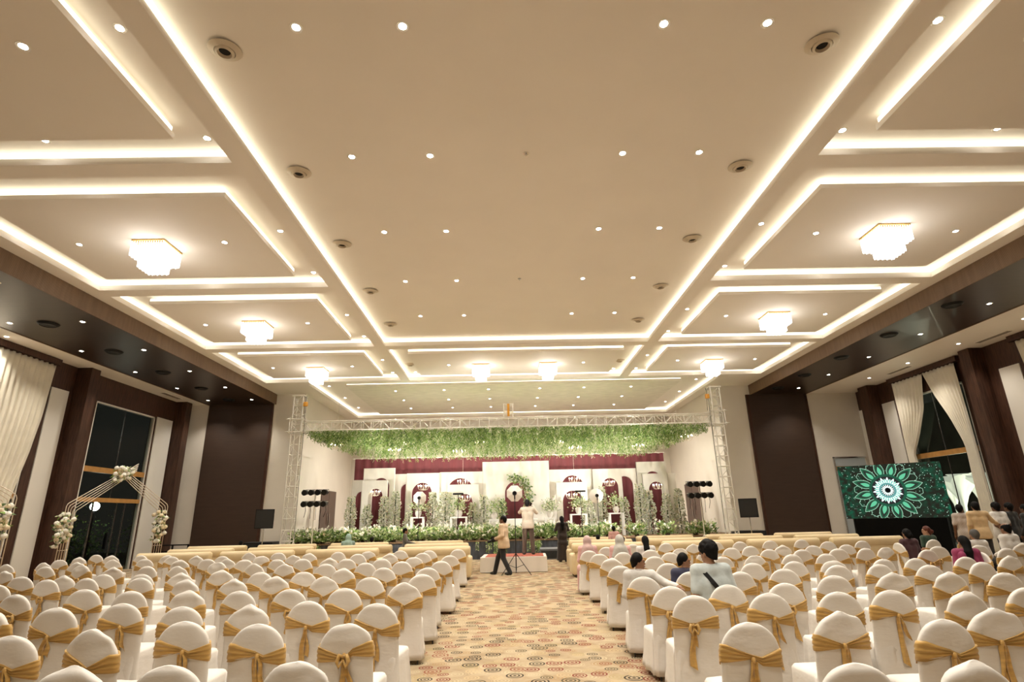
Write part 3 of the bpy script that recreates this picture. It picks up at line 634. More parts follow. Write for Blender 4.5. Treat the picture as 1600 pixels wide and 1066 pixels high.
PAN = [(28.9,-7.79,-7.22,3.64,(-7.59,-6.93,3.09),'narrow white panel at the far left end of the backdrop'),(28.8,-7.21,-5.63,4.2,(-6.75,-5.89,3.72),'tall white arch panel second from the left, rear layer'),(28.3,-7.13,-5.88,3.57,(-6.82,-6.1,3.17),'lower white arch panel in front of the tall left panel'),
(29.1,-5.69,-5.02,3.91,(-5.37,-4.73,3.43),'recessed half arch panel right of the tall left panel'),(28.8,-5.03,-3.37,3.91,(-4.75,-3.75,3.44),'white arch panel behind the left octagonal studio light'),(28.9,-3.38,-1.18,3.94,(-3.0,-1.66,3.63),'wide white arch panel just left of the centre panel'),
(28.3,-2.94,-1.37,3.28,(-2.44,-1.68,2.83),'lower white arch panel left of the centre panel, front layer'),(28.6,-1.19,2.17,4.38,(-0.07,0.99,3.39),'largest white arch panel in the centre with flower wreath'),(28.9,2.19,4.39,3.95,(2.8,3.93,3.65),'wide white arch panel just right of the centre panel'),
(28.3,2.46,4.0,3.28,(2.77,3.78,2.87),'lower white arch panel right of the centre panel, front layer'),(28.8,4.38,5.87,3.93,(4.84,5.67,3.47),'white arch panel with chandelier over a white table, right half'),(29.1,5.83,6.74,3.95,(5.64,6.48,3.57),'recessed half arch panel left of the tall right panel'),
(28.8,6.64,8.18,4.24,(7.05,7.86,3.76),'tall white arch panel second from the right, rear layer'),(28.3,6.79,7.88,3.61,(7.07,7.85,3.22),'lower white arch panel in front of the tall right panel'),(28.9,8.21,8.62,3.65,None,'narrow white panel at the far right end of the backdrop')]
for i, (Y, x0, x1, top, a, lb) in enumerate(PAN):
    o = empty('backdrop_panel', ((x0+x1)/2, Y, ZT)); tag(o, lb, 'panel', 'white arch backdrop panels'); cx = (x0+x1)/2
    if a is None: poly = [[(x0, ZT), (x1, ZT), (x1, top), (x0, top)]]
    else:
        ax0, ax1, at = a; r = (ax1-ax0)/2; ac = (ax0+ax1)/2; zs = at - r*1.05
        bot = ZT if i != 7 else 1.62
        hole = [(ac + r*math.cos(t), zs + (at-zs)*math.sin(t)) for t in [PI*k/18 for k in range(19)]]
        hole = [(max(x0+.0, min(x1, p)), q) for p, q in hole]
        poly = []
        # left leg, right leg and the spandrel above the arch, one outline
        if i == 7: poly.append([(x0, ZT), (x1, ZT), (x1, bot), (x0, bot)])
        if ax0 > x0+.02: poly.append([(x0, bot), (max(ax0, x0), bot), (max(ax0, x0), zs), (x0, zs)])
        if ax1 < x1-.02: poly.append([(min(ax1, x1), bot), (x1, bot), (x1, zs), (min(ax1, x1), zs)])
        hs = hole[::-1]                    # left to right over the arch
        for (p, q), (p2, q2) in zip(hs[:-1], hs[1:]):
            if p2-p > 1e-4: poly.append([(p, q), (p2, q2), (p2, top), (p, top)])
        if hs[0][0] > x0+.001: poly.append([(x0, zs), (hs[0][0], zs), (hs[0][0], top), (x0, top)])
        if hs[-1][0] < x1-.001: poly.append([(hs[-1][0], zs), (x1, zs), (x1, top), (hs[-1][0], top)])
    m = MB()
    for p in poly: m.prism([(u-cx, v-ZT) for u, v in p], .10, 'Y', 0)
    m.build('board', M_PANEL, o)
    MB().box(x0-cx, x0-cx+.018, -.004, .104, 0, top-ZT).build('edge_strip', M_PEDGE, o)
    for u in (x0-cx+.1, x1-cx-.1):
        MB().tube([(u, .12, 0), (u, .12, top-ZT-.1)], .018, 6).build('brace', M_STEEL, o)
# ---- foliage
M_LEAF = [mat('fresh green leaf', (.21, .34, .07), .5), mat('dark green leaf', (.07, .15, .035), .5), mat('pale green leaf', (.50, .56, .29), .55), mat('white blossom', (.85, .82, .74), .6), mat('cream blossom', (.82, .70, .50), .6)]
def leafmesh(name, P, D, S, W, MI, curl=.25):
    """P base points, D directions, S lengths, W widths, MI material index: each leaf two bent quads"""
    P = np.asarray(P, float); D = np.asarray(D, float); n = len(P)
    D /= np.linalg.norm(D, axis=1)[:, None]+1e-9; S = np.asarray(S, float)[:, None]; W = np.asarray(W, float)[:, None]
    rs = np.random.RandomState(n % 997); A = rs.normal(size=(n, 3)); U = np.cross(D, A); U /= np.linalg.norm(U, axis=1)[:, None]+1e-9; N = np.cross(U, D)
    v = np.empty((n, 6, 3)); v[:, 0] = P; mid = P + D*S*.5 + N*S*curl*.3; v[:, 1] = mid + U*W*.5; v[:, 2] = mid - U*W*.5; tip = P + D*S - N*S*curl*.15
    v[:, 3] = mid + N*S*.04; v[:, 4] = tip + U*W*.04; v[:, 5] = tip - U*W*.04
    idx = np.arange(n)[:, None]*6
    q = np.concatenate([idx+np.array([[0, 1, 3]]), idx+np.array([[0, 3, 2]]), idx+np.array([[1, 4, 3]]), idx+np.array([[3, 5, 2]])], 1).reshape(-1, 3)
    me = bpy.data.meshes.new(name); me.from_pydata(v.reshape(-1, 3).tolist(), [], q.tolist())
    me.polygons.foreach_set('material_index', np.repeat(np.asarray(MI, int), 4))
    for m in M_LEAF: me.materials.append(m)
    return me
def blossoms(name, P, r, rs, mi=3):
    """each blossom: five cupped petals round a point"""
    pts = []; D = []; S = []; W = []; MI = []
    for p in P:
        ax = rs.normal(size=3)+np.array([0, -.8, .5]); ax /= np.linalg.norm(ax); u = np.cross(ax, [.3, .2, .9]); u /= np.linalg.norm(u); w = np.cross(ax, u); rr = r*rs.uniform(.7, 1.2); c = mi if rs.rand() < .85 else 4
        for k in range(6):
            a = 2*PI*k/6; d = u*math.cos(a)+w*math.sin(a)+ax*.45; pts.append(p); D.append(d); S.append(rr); W.append(rr*.95); MI.append(c)
    return leafmesh(name, pts, D, S, W, MI, .5)
def flower_tower_mesh(seed, n=620, nb=150):
    rs = np.random.RandomState(seed); z = rs.rand(n)*1.0; a = rs.rand(n)*2*PI; taper = 1-.45*np.clip((z-.6)/.4, 0, 1)
    r = .42*taper*(.55+.45*rs.rand(n))*(1+.15*np.sin(z*19+seed))
    P = np.stack([r*np.cos(a), r*np.sin(a), z], 1); D = np.stack([np.cos(a), np.sin(a), rs.normal(size=n)*.6+.2], 1)
    f = leafmesh('foliage', P, D, rs.uniform(.16, .34, n), rs.uniform(.10, .2, n), rs.choice([0, 1, 1, 2], n))
    k = rs.choice(n, nb, False); b = blossoms('blossoms', P[k]*np.array([1.15, 1.15, 1]), .105, rs)
    return f, b
# unit towers: about 1 wide and 1 high in units scaled per tower, so leaves are squashed into shape by the scale
def tower(x, y, z0, z1, w, label, seed):
    o = empty('flower_tower', (x, y, z0)); tag(o, label, 'flower arrangement', 'white flower towers of the backdrop')
    rs = np.random.RandomState(seed); H = z1-z0; n = int(330*H*w/.4); z = rs.rand(n)*H; a = rs.rand(n)*2*PI
    taper = 1-.5*np.clip((z/H-.65)/.35, 0, 1)
    r = w*.58*taper*(.55+.45*rs.rand(n))*(1+.15*np.sin(z*7+seed))
    P = np.stack([r*np.cos(a), r*np.sin(a), z], 1); D = np.stack([np.cos(a), np.sin(a), rs.normal(size=n)*.6+.3], 1)
    me = leafmesh('foliage', P, D, rs.uniform(.06, .12, n), rs.uniform(.03, .06, n), rs.choice([0, 1, 2, 2], n))
    f = link('foliage', me, o); f['kind'] = 'stuff'
    k = rs.choice(n, int(n*.95), False); b = link('blossoms', blossoms('blossoms', P[k]*np.array([1.25, 1.25, 1]), .040, rs), o); b['kind'] = 'stuff'
    MB().tube([(0, 0, 0), (0, 0, H*.97)], .03, 6).build('stem_frame', mat('stem', (.05, .07, .02), .8), o)
TOW = [(-7.54,2.78,.41),(-6.76,2.38,.38),(-5.93,2.78,.41),(-5.39,3.01,.38),(-4.72,2.04,.38),(-3.6,2.91,.44),(-2.97,2.9,.66),(-1.64,2.39,.38),(-1.11,2.74,.38),(3.97,2.39,.5),(4.69,3.0,.35),(5.73,2.47,.35),(6.51,3.09,.41),(6.96,2.8,.38),(7.8,2.6,.41),(8.41,2.83,.38)]
for i, (x, zt, w) in enumerate(TOW):
    s, k = ('left', i) if x < 0 else ('right', i-9)
    tower(x, 28.02 if w < .6 else 27.95, ZT, zt, w, 'tower of white blossoms, %s from the outer end of the backdrop\'s %s half' % (ORD[k+1] if s == 'left' else ORD[7-k], s), 100+i)
# wreath round the centre arch: low cluster left, crest over the top right
o = empty('arch_wreath', (.46, 28.5, ZT)); tag(o, 'asymmetric wreath of white flowers climbing over the centre arch', 'flower arrangement')
rs = np.random.RandomState(5); PP = []
for t in np.linspace(-.15, .62, 260)*PI: PP.append((.62*math.cos(t)+rs.normal()*.10, -.06+rs.normal()*.06, 1.98+.78*math.sin(t)+rs.normal()*.10 - (max(0, -t)*.3)))
for k in range(160): q = rs.rand(); PP.append((-.62-.25*rs.rand()*(1-q)+rs.normal()*.08, -.06+rs.normal()*.06, .55+1.15*q+rs.normal()*.05))
PP = np.array(PP); PP = np.repeat(PP, 2, 0)+rs.normal(size=(2*len(PP), 3))*.04
f = link('foliage', leafmesh('foliage', PP, rs.normal(size=PP.shape)+[0, -.7, .2], rs.uniform(.09, .18, len(PP)), rs.uniform(.05, .1, len(PP)), rs.choice([0, 1, 2], len(PP))), o); f['kind'] = 'stuff'
k = rs.choice(len(PP), 230, False); f = link('blossoms', blossoms('blossoms', PP[k]+[0, -.05, 0], .05, rs), o); f['kind'] = 'stuff'
# stage-edge planters
def plant_mesh(seed):
    rs = np.random.RandomState(seed); P = []; D = []; S = []; W = []; MI = []
    for k in range(26):
        a = rs.rand()*2*PI; el = rs.uniform(.2, 1.2); L = rs.uniform(.35, .6); d = np.array([math.cos(a)*math.cos(el), math.sin(a)*math.cos(el), math.sin(el)])
        for t in np.linspace(.15, 1, 11):
            p = d*L*t + np.array([0, 0, -.28*t*t*L*(1.4-math.sin(el))]); side = np.cross(d, [0, 0, 1]); side /= np.linalg.norm(side)
            for s in (-1, 1): P.append(p); D.append(side*s+d*.6); S.append(.11*(1.15-t*.6)); W.append(.035); MI.append(rs.choice([0, 0, 2, 2, 1]))
    for k in range(120):
        a = rs.rand()*2*PI; r = .36*math.sqrt(rs.rand()); P.append((r*math.cos(a), r*math.sin(a), rs.uniform(.0, .38))); D.append((math.cos(a), math.sin(a), rs.uniform(0, 1.2))); S.append(rs.uniform(.1, .2)); W.append(rs.uniform(.05, .09)); MI.append(rs.choice([0, 1, 2]))
    B = np.stack([rs.normal(size=34)*.24, rs.normal(size=34)*.2, rs.uniform(.16, .50, 34)], 1)
    return leafmesh('foliage', P, D, S, W, MI), blossoms('blossoms', B[:20], .07, rs)
PLM = [plant_mesh(300+i) for i in range(5)]
_pot = MB().lathe([(.001, 0), (.09, 0), (.11, .09), (.12, .10), (.001, .10)], 14).mesh('pot'); _pot.materials.append(mat('dark planter', (.06, .04, .03), .7))
XS = [-9.2+.62*i for i in range(30)]
for i, x in enumerate(XS):
    if x > 8.9: continue
    dense = x < 4.6
    for row in range(2 if dense else 1):
        if not dense and i % 2 and x < 7.8: continue
        r2 = random.Random(i*2+row); o = empty('flowering_fern', (x+r2.uniform(-.12, .12)+row*.3, 25.62+row*.62 if row == 0 else 26.2, ZT), r2.uniform(0, 6.28)); o.scale = (1, 1, r2.uniform(.95, 1.35))
        tag(o, 'green fern with white flowers, stage edge %s row, %s from left' % ('front' if row == 0 else 'second', (ORD+['eighteenth', 'nineteenth', 'twentieth', 'twenty-first', 'twenty-second', 'twenty-third', 'twenty-fourth', 'twenty-fifth', 'twenty-sixth', 'twenty-seventh', 'twenty-eighth', 'twenty-ninth', 'thirtieth'])[i+1]), 'plant', 'ferns along the stage edge')
        fm, bm_ = PLM[(i+row*2) % 5]; link('pot', _pot, o); a = link('foliage', fm, o, (0, 0, .05)); a['kind'] = 'stuff'; b = link('blossoms', bm_, o, (0, 0, .05)); b['kind'] = 'stuff'
# ferns hanging over the skirt
for i, x in enumerate([-8.3, -6.9, -4.2, -2.4, -.6, 1.2, 2.9]):
    o = empty('trailing_fern', (x, 25.36, ZT-.02)); tag(o, 'green fern trailing over the dark stage skirt, %s from the left' % ORD[i+1], 'plant', 'trailing ferns of the stage skirt')
    rs = np.random.RandomState(900+i); P = []; D = []; S = []; W = []; MI = []
    for k in range(9):
        x0 = rs.normal()*.22; L = rs.uniform(.25, .55)
        for t in np.linspace(0, 1, 12):
            p = (x0+rs.normal()*.01, .02-.13*math.sin(t*1.6)-.02, .12*math.sin(t*3)*(1-t)+.02-L*t)
            for s in (-1, 1): P.append(p); D.append((s, -.2, -.5)); S.append(.10); W.append(.035); MI.append(rs.choice([0, 0, 2]))
    f = link('fronds', leafmesh('fronds', P, D, S, W, MI), o); f['kind'] = 'stuff'
    MB().lathe([(.001, .02), (.07, .02), (.09, .1), (.001, .1)], 10, (0, .12, 0)).build('pot', MATS['dark planter'], o)
# side tables with potted bouquets
M_TABLEW = mat('white table lacquer', (.80, .78, .74), .4)
M_VASE = mat('pale ceramic vase', (.62, .56, .52), .4)
TB = [(-4.21, 1.79, .62, 0, 'white framed table behind the left octagonal light'), (-2.27, 1.76, .78, 0, 'white framed table left of the centre panel'), (-.62, 1.62, .48, 1, 'white fretwork pedestal left of the centre arch'), (2.02, 1.63, .48, 1, 'white fretwork pedestal right of the centre arch'), (3.39, 1.77, .78, 0, 'white framed table right of the centre panel'), (5.18, 1.78, .70, 0, 'white framed table under the right arch chandelier')]
for i, (x, zt, w, kind, lb) in enumerate(TB):
    h = zt-ZT; y = 27.45
    o = empty('side_table', (x, y, ZT)); tag(o, lb, 'table')
    MB().box(-w/2, w/2, -.2, .2, h-.06, h).build('table_top', M_TABLEW, o)
    for sx_ in (-1, 1):
        for sy_ in (-1, 1): MB().box(min(sx_*w/2, sx_*(w/2-.07)), max(sx_*w/2, sx_*(w/2-.07)), min(sy_*.2, sy_*.14), max(sy_*.2, sy_*.14), 0, h-.06).build('leg', M_TABLEW, o)
    if kind:
        f = MB(); f.box(-w/2+.07, w/2-.07, -.19, -.17, .02, .06)
        for a in range(3):
            for b in range(4):
                cx_, cz = -w/2+.12+a*(w-.24)/2, .12+b*(h-.26)/3
                f.tube([(cx_+.065*math.cos(t), -.18, cz+.065*math.sin(t)) for t in [2*PI*k/8 for k in range(9)]], .016, 5)
        f.build('fretwork', M_TABLEW, o)
    o2 = empty('flower_pot', (x+.02, y, zt)); tag(o2, 'pale vase with bouquet on the ' + lb.replace('white ', ''), 'vase', 'vases with bouquets on the stage tables')
    MB().lathe([(.001, 0), (.09, 0), (.14, .10), (.15, .2), (.11, .27), (.13, .30), (.001, .29)], 16).build('vase', M_VASE, o2, 50)
    rs = np.random.RandomState(40+i); n = 300; P = rs.normal(size=(n, 3))*[.16, .13, .15]+[0, 0, .48]
    f = link('bouquet', leafmesh('bouquet', P, P-[0, 0, .25], rs.uniform(.06, .13, n), rs.uniform(.03, .06, n), rs.choice([0, 1, 2, 2], n)), o2); f['kind'] = 'stuff'
    f = link('blossoms', blossoms('blossoms', P[:60]*[1.1, 1.1, 1.05], .045, rs), o2); f['kind'] = 'stuff'
# low white bench in front of the centre arch
o = empty('stage_bench', (.75, 27.7, ZT)); tag(o, 'low white upholstered bench before the centre arch', 'bench')
MB().rbox(-.95, .75, -.3, .35, .12, .45, .06).build('seat', M_TABLEW, o, 50); MB().rbox(-.95, .75, .22, .4, .3, .84, .06).build('backrest', M_TABLEW, o, 50)
for x in (-.85, .65):
    for y in (-.22, .28): MB().lathe([(.02, 0), (.03, .13)], 8, (x, y, 0)).build('leg', M_GOLD, o)
# small lit candelabra
M_BULB = emitter('candelabra bulb', (1.0, .85, .62), 16.0)
M_WARMW = mat('ivory candelabra metal', (.78, .70, .58), .35, metal=.3)
def candel_mesh(n=6, R=.30):
    arms = MB(); bulbs = MB(); cups = MB()
    arms.lathe([(.001, -.18), (.03, -.16), (.02, -.1), (.035, -.04), (.015, .02), (.02, .12), (.008, .2), (.008, .35), (.001, .35)], 8)
    for k in range(n):
        a = 2*PI*k/n; c, s = math.cos(a), math.sin(a)
        arms.tube([(0, 0, -.08), (c*R*.4, s*R*.4, -.15), (c*R*.8, s*R*.8, -.12), (c*R, s*R, -.02)], .011, 5)
        cups.lathe([(.004, -.03), (.035, -.01), (.02, 0), (.014, .06), (.001, .06)], 8, (c*R, s*R, 0))
        bulbs.lathe([(.004, .06), (.022, .085), (.016, .12), (.002, .155)], 7, (c*R, s*R, 0))
    return arms, cups, bulbs
_ca = candel_mesh(); _cam = [(_ca[0].mesh('arms'), M_WARMW, 'arms'), (_ca[1].mesh('candle_cups'), M_WARMW, 'candle_cups'), (_ca[2].mesh('bulbs'), M_BULB, 'bulbs')]
for me, m, n in _cam: me.materials.append(m); fixn(me)
def candelabra(x, y, z, label, group, drop, s=1.0):
    o = empty('candelabra_chandelier', (x, y, z)); tag(o, label, 'chandelier', group); o.scale = (s, s, s)
    for me, m, n in _cam: link(n, me, o)
    MB().tube([(0, 0, .3), (0, 0, drop/s)], .006, 5).build('hanging_rod', M_WARMW, o)
ARCHC = [(-6.6, 2.97, 'far left'), (-4.17, 3.2, 'second left'), (-2.22, 3.43, 'upper one left of the centre'), (-2.08, 2.62, 'lower one left of the centre'), (3.5, 3.43, 'upper one right of the centre'), (3.27, 2.62, 'lower one right of the centre'), (5.21, 3.2, 'over the right white table'), (7.65, 3.0, 'far right')]
for x, z, lb in ARCHC: candelabra(x, 28.75 if 'upper' not in lb else 29.2, z, 'small ivory lit chandelier hanging in a backdrop arch, ' + lb, 'lit chandeliers in the arches', 4.78-z if 'upper' in lb else (.55 if 'lower' not in lb else .42), .85)
CANC = [(-7.94, 5.09), (-4.59, 5.07), (-5.21, 4.78), (-1.15, 5.03), (2.44, 4.99), (-2.18, 4.66), (3.27, 4.70), (5.93, 5.12), (6.26, 4.74), (8.6, 5.15)]
for i, (x, z) in enumerate(sorted(CANC)): candelabra(x, 26.3, z-.05, 'small lit chandelier hanging among the canopy leaves, %s from the left' % ORD[i+1], 'lit chandeliers in the leaf canopy', 5.62-z, .9)
# ================================================================= TRUSS AND LEAF CANOPY
def unit_tube(L, r, n=6):
    me = MB().tube([(0, 0, 0), (0, 0, L)], r, n).mesh('bar'); me.materials.append(M_STEEL); shade(me, 50); return me
def place_bar(name, me, a, b, parent):
    o = link(name, me, parent); a, b = Vector(a), Vector(b); o.location = a; o.rotation_euler = Vector((0, 0, 1)).rotation_difference((b-a).normalized()).to_euler(); return o
S_ = .2
def truss_tower(x, y, H, label):
    o = empty('truss_tower', (x, y, 0)); tag(o, label, 'truss', 'white lattice truss towers')
    MB().box(-.45, .45, -.45, .45, 0, .03).build('base_plate', M_STEEL, o)
    ch = unit_tube(H, .026, 8); rung = unit_tube(2*S_, .017); N = int(H/.42); st_ = H/N; dg = unit_tube(math.hypot(2*S_, st_), .013)
    cor = [(-S_, -S_), (S_, -S_), (S_, S_), (-S_, S_)]
    for cx_, cy_ in cor: link('chord', ch, o, (cx_, cy_, 0))
    for k in range(N):
        z = .06+k*st_
        for i in range(4):
            a, b = cor[i], cor[(i+1) % 4]
            place_bar('rung', rung, (*a, z), (*b, z), o)
            if i in (0, 1, 3): place_bar('diagonal_brace', dg, (*(a if k % 2 else b), z), (*(b if k % 2 else a), z+st_*.98), o)
    MB().box(-.27, .27, -.27, .27, H-.02, H+.03).build('head_frame', M_STEEL, o)
    # sleeve block that carries the beam
    sl = MB()
    for cx_, cy_ in ((-.27, -.27), (.27, -.27), (.27, .27), (-.27, .27)): sl.tube([(cx_, cy_, 5.35), (cx_, cy_, 6.05)], .024)
    for z in (5.42, 5.98):
        for (a, b), (c_, d_) in zip(((-.36, -.27), (.36, -.27), (-.27, -.36), (.27, -.36)), ((.0, 0),)*4): pass
        sl.tube([(-.42, -.27, z), (.42, -.27, z)], .022).tube([(-.42, .27, z), (.42, .27, z)], .022).tube([(-.27, -.42, z), (-.27, .42, z)], .022).tube([(.27, -.42, z), (.27, .42, z)], .022)
    sl.build('sleeve_block', M_STEEL, o)
    return o
TWL, TWR, TY = -9.12, 9.42, 24.4
truss_tower(TWL, TY, 7.02, 'white lattice truss tower at the left end of the leaf canopy'); truss_tower(TWR, TY, 7.06, 'white lattice truss tower at the right end of the leaf canopy')
o = empty('truss_beam', ((TWL+TWR)/2, TY, 5.67)); tag(o, 'long white lattice truss beam spanning above the stage front', 'truss')
L = TWR-TWL-.5; N = 42; st_ = L/N; lc = MB().tube([(-L/2, 0, 0), (L/2, 0, 0)], .026, 8).mesh('chord'); lc.materials.append(M_STEEL); shade(lc, 50)
up = unit_tube(.4, .016); dg = unit_tube(math.hypot(.4, st_), .013)
for yy in (-.2, .2):
    for zz in (-.2, .2): link('chord', lc, o, (0, yy, zz))
    for k in range(N+1):
        x = -L/2+k*st_; place_bar('upright', up, (x, yy, -.2), (x, yy, .2), o)
        if k < N: place_bar('diagonal_brace', dg, (x, yy, -.2 if k % 2 else .2), (x+st_, yy, .2 if k % 2 else -.2), o)
for k in range(N+1):
    x = -L/2+k*st_; place_bar('cross_bar', up, (x, -.2, -.2), (x, .2, -.2), o)
# chain hoists
M_ORANGE = mat('orange hoist paint', (.65, .30, .03), .4)
for x, lb in ((TWL+.36, 'left tower'), (TWR-.42, 'right tower')):
    o = empty('chain_hoist', (x, TY-.30, 6.62)); tag(o, 'small orange chain hoist hanging beside the %s head' % lb, 'hoist')
    MB().rbox(-.09, .09, -.07, .07, -.10, .10, .03).build('body', M_ORANGE, o, 40)
    MB().tube([(0, 0, .08), (0, .0, .2), (0, .1, .4)], .012, 6).build('hook', M_BLACK, o)
    MB().tube([(.03, 0, -.1), (.03, 0, -5.6)], .008, 5).build('chain', M_BLACK, o); MB().tube([(-.03, 0, -.1), (-.03, .1, -.62)], .01, 5).build('load_chain', M_BLACK, o)
o = empty('hoist_bracket', (.15, TY, 5.87)); tag(o, 'small lattice hanger standing on the middle of the truss beam', 'hanger')
for sx_ in (-.2, .2):
    for sy_ in (-.2, .2): MB().tube([(sx_, sy_, 0), (sx_, sy_, .62)], .02, 6).build('upright', M_STEEL, o)
for z in (.3, .6): MB().tube([(-.2, -.2, z), (.2, -.2, z), (.2, .2, z), (-.2, .2, z), (-.2, -.2, z)], .016, 6).build('ring', M_STEEL, o)
MB().box(-.05, .05, -.26, -.2, .05, .6).build('hoist', M_ORANGE, o)
# canopy
o = empty('leaf_canopy', (0, TY, 5.45)); tag(o, 'dense hanging canopy of green leaves and pale grasses under the truss beam', 'greenery')
fr = MB()
for x in np.linspace(-8.6, 8.9, 12): fr.tube([(x, .2, .08), (x, 4.4, .08)], .02, 6)
for y in (.3, 1.6, 3.0, 4.4): fr.tube([(-8.7, y, .1), (9.0, y, .1)], .02, 6)
fr.build('grid_frame', M_STEEL, o)
MB().tube([(-8.7, 4.4, .1), (-8.7, 4.4, 2.25)], .01, 5).tube([(9.0, 4.4, .1), (9.0, 4.4, 2.25)], .01, 5).build('suspension_wire', M_STEEL, o)
rs = np.random.RandomState(11); P = []; D = []; S = []; W = []; MI = []
for k in range(2600):
    x = rs.uniform(-8.65, 8.95); y = rs.rand()**1.3*4.2-.15; edge = min(1, (min(x+8.65, 8.95-x))/2.2)
    L = rs.uniform(.4, .75)*(.55+.45*edge)+(.35*edge*min(1, y/2.0)); pale = (y > .7 and rs.rand() < .6)
    nl = int(L*34)
    t = np.linspace(.0, 1, nl); px = x+np.cumsum(rs.normal(size=nl)*.006); py = y+np.cumsum(rs.normal(size=nl)*.006)
    for i in range(nl):
        a = rs.rand()*2*PI; P.append((px[i], py[i], .1-L*t[i])); D.append((math.cos(a)*.7, math.sin(a)*.7, -.8+rs.normal()*.3))
        S.append(rs.uniform(.10, .2) if not pale else rs.uniform(.06, .13)); W.append(.034 if not pale else .022); MI.append(rs.choice([0, 0, 0, 1, 2]) if not pale else rs.choice([2, 2, 2, 0, 3]))
f = link('hanging_leaves', leafmesh('hanging_leaves', P, D, S, W, MI), o); f['kind'] = 'stuff'
# ================================================================= SOUND AND LIGHT STANDS
def speaker_stand(x, y, sg, label):
    o = empty('loudspeaker', (x, y, 0), sg*.35); tag(o, label, 'speaker')
    MB().loft([[(px, py, z) for px, py in ((-.36, -.18), (.36, -.18), (.30, .2), (-.30, .2))] for z in (1.46, 1.52, 2.16, 2.22)]).build('cabinet', M_BLACK, o)
    MB().box(-.33, .33, -.195, -.18, 1.5, 2.18).build('grille', M_MESHB, o)
    MB().tube([(0, 0, .25), (0, 0, 1.46)], .02, 8).build('pole', M_CHROME, o)
    for k in range(3):
        a = 2*PI*k/3+.5; MB().tube([(0, 0, .75), (math.cos(a)*.45, math.sin(a)*.45, 0.012)], .012, 6).build('leg', M_BLACK, o)
speaker_stand(-10.05, 24.2, 1, 'black loudspeaker on a pole left of the left truss tower'); speaker_stand(10.15, 24.2, -1, 'black loudspeaker on a pole right of the right truss tower')
for x, lb in ((-10.4, 'left'), (10.35, 'right')):
    o = empty('subwoofer', (x, 25.0, 0)); tag(o, 'low black subwoofer on the floor behind the %s loudspeaker pole' % lb, 'speaker'); MB().rbox(-.6, .6, -.4, .4, 0, .92, .03).build('cabinet', M_BLACK, o, 40); MB().box(-.54, .54, -.412, -.4, .08, .86).build('grille', M_MESHB, o)
def par_rack(x, y, label):
    o = empty('par_light_rack', (x, y, 0)); tag(o, label, 'stage light')
    MB().tube([(0, 0, .3), (0, 0, 2.85)], .022, 8).build('pole', M_STEEL, o)
    for k in range(3):
        a = 2*PI*k/3+PI/6; MB().tube([(0, 0, .9), (math.cos(a)*.55, math.sin(a)*.55, .012)], .014, 6).build('leg', M_STEEL, o)
    for z in (2.44, 2.84): MB().tube([(-.52, 0, z), (.52, 0, z)], .018, 6).build('cross_bar', M_STEEL, o)
    for z in (2.36, 2.80):
        for k in range(4):
            u = -.39+k*.26
            can = MB().tube([(u, .14, z), (u, -.05, z), (u, -.19, z-.02)], [.085, .105, .112], 12).build('par_can', M_BLACK, o, 40)
            MB().tube([(u-.13, 0, z), (u-.12, 0, z+.1), (u+.12, 0, z+.1), (u+.13, 0, z)], .010, 5).build('yoke', M_BLACK, can)
    for k in range(5): MB().tube([(-.4+k*.2, .1, 2.3), (-.38+k*.2, .12, 2.1), (-.42+k*.2+.05*math.sin(k), .1, 1.85-.05*k % .2)], .008, 5).build('cable', M_BLACK, o)
def stage_spot(parent, loc, target, e, size):
    l = bpy.data.lights.new('par_beam', 'SPOT'); l.energy = e; l.color = (1, .95, .88); l.spot_size = math.radians(size); l.spot_blend = .6; l.shadow_soft_size = .12
    s = bpy.data.objects.new('light', l); COL.objects.link(s); s.parent = parent; s.location = loc
    s.rotation_euler = (Vector(target)-Vector(parent.location)-Vector(loc)).to_track_quat('-Z', 'Y').to_euler()
par_rack(-7.6, 22.9, 'rack of black par lights on a white stand, left of the backdrop'); par_rack(7.74, 22.9, 'rack of black par lights on a white stand, right of the backdrop')
M_SOFT = mat('white softbox cloth', (.80, .76, .68), .7, emit=(1, .93, .8), estr=.12)
def octa(x, y, z, r, sides, label):
    o = empty('studio_light', (x, y, 0)); tag(o, label, 'studio light', 'studio lights on stands')
    m = MB(); rim = [(r*math.cos(2*PI*k/sides+PI/8), r*math.sin(2*PI*k/sides+PI/8)) for k in range(sides)]
    m.add([(a, .12, z+b) for a, b in rim]+[(a*.25, -.06, z+b*.25) for a, b in rim]+[(a*.98, .14, z+b*.98) for a, b in rim], [(k, (k+1) % sides, sides+(k+1) % sides, sides+k) for k in range(sides)]+[tuple(range(sides, 2*sides))]+[tuple(range(3*sides-1, 2*sides-1, -1))]+[(k, 2*sides+k, 2*sides+(k+1) % sides, (k+1) % sides) for k in range(sides)])
    m.build('softbox', M_SOFT, o)
    MB().tube([(0, -.05, z), (0, -.2, z)], [.075, .06], 12).build('lamp_head', M_BLACK, o, 40); MB().tube([(0, -.12, z-.06), (0, -.1, z-.18)], .022, 6).build('bracket', M_BLACK, o)
    MB().tube([(0, -.1, .12), (0, -.1, 1.1)], .017, 8).build('lower_pole', M_BLACK, o); MB().tube([(0, -.1, 1.05), (0, -.1, z-.15)], .012, 8).build('upper_pole', M_BLACK, o)
    for k in range(3):
        a = 2*PI*k/3+PI/2; l = MB().tube([(0, -.1, .62), (math.cos(a)*.52, -.1+math.sin(a)*.52, .012)], .011, 6).build('leg', M_BLACK, o); MB().tube([(0, -.1, .2), (math.cos(a)*.28, -.1+math.sin(a)*.28, .3)], .008, 5).build('strut', M_BLACK, l)
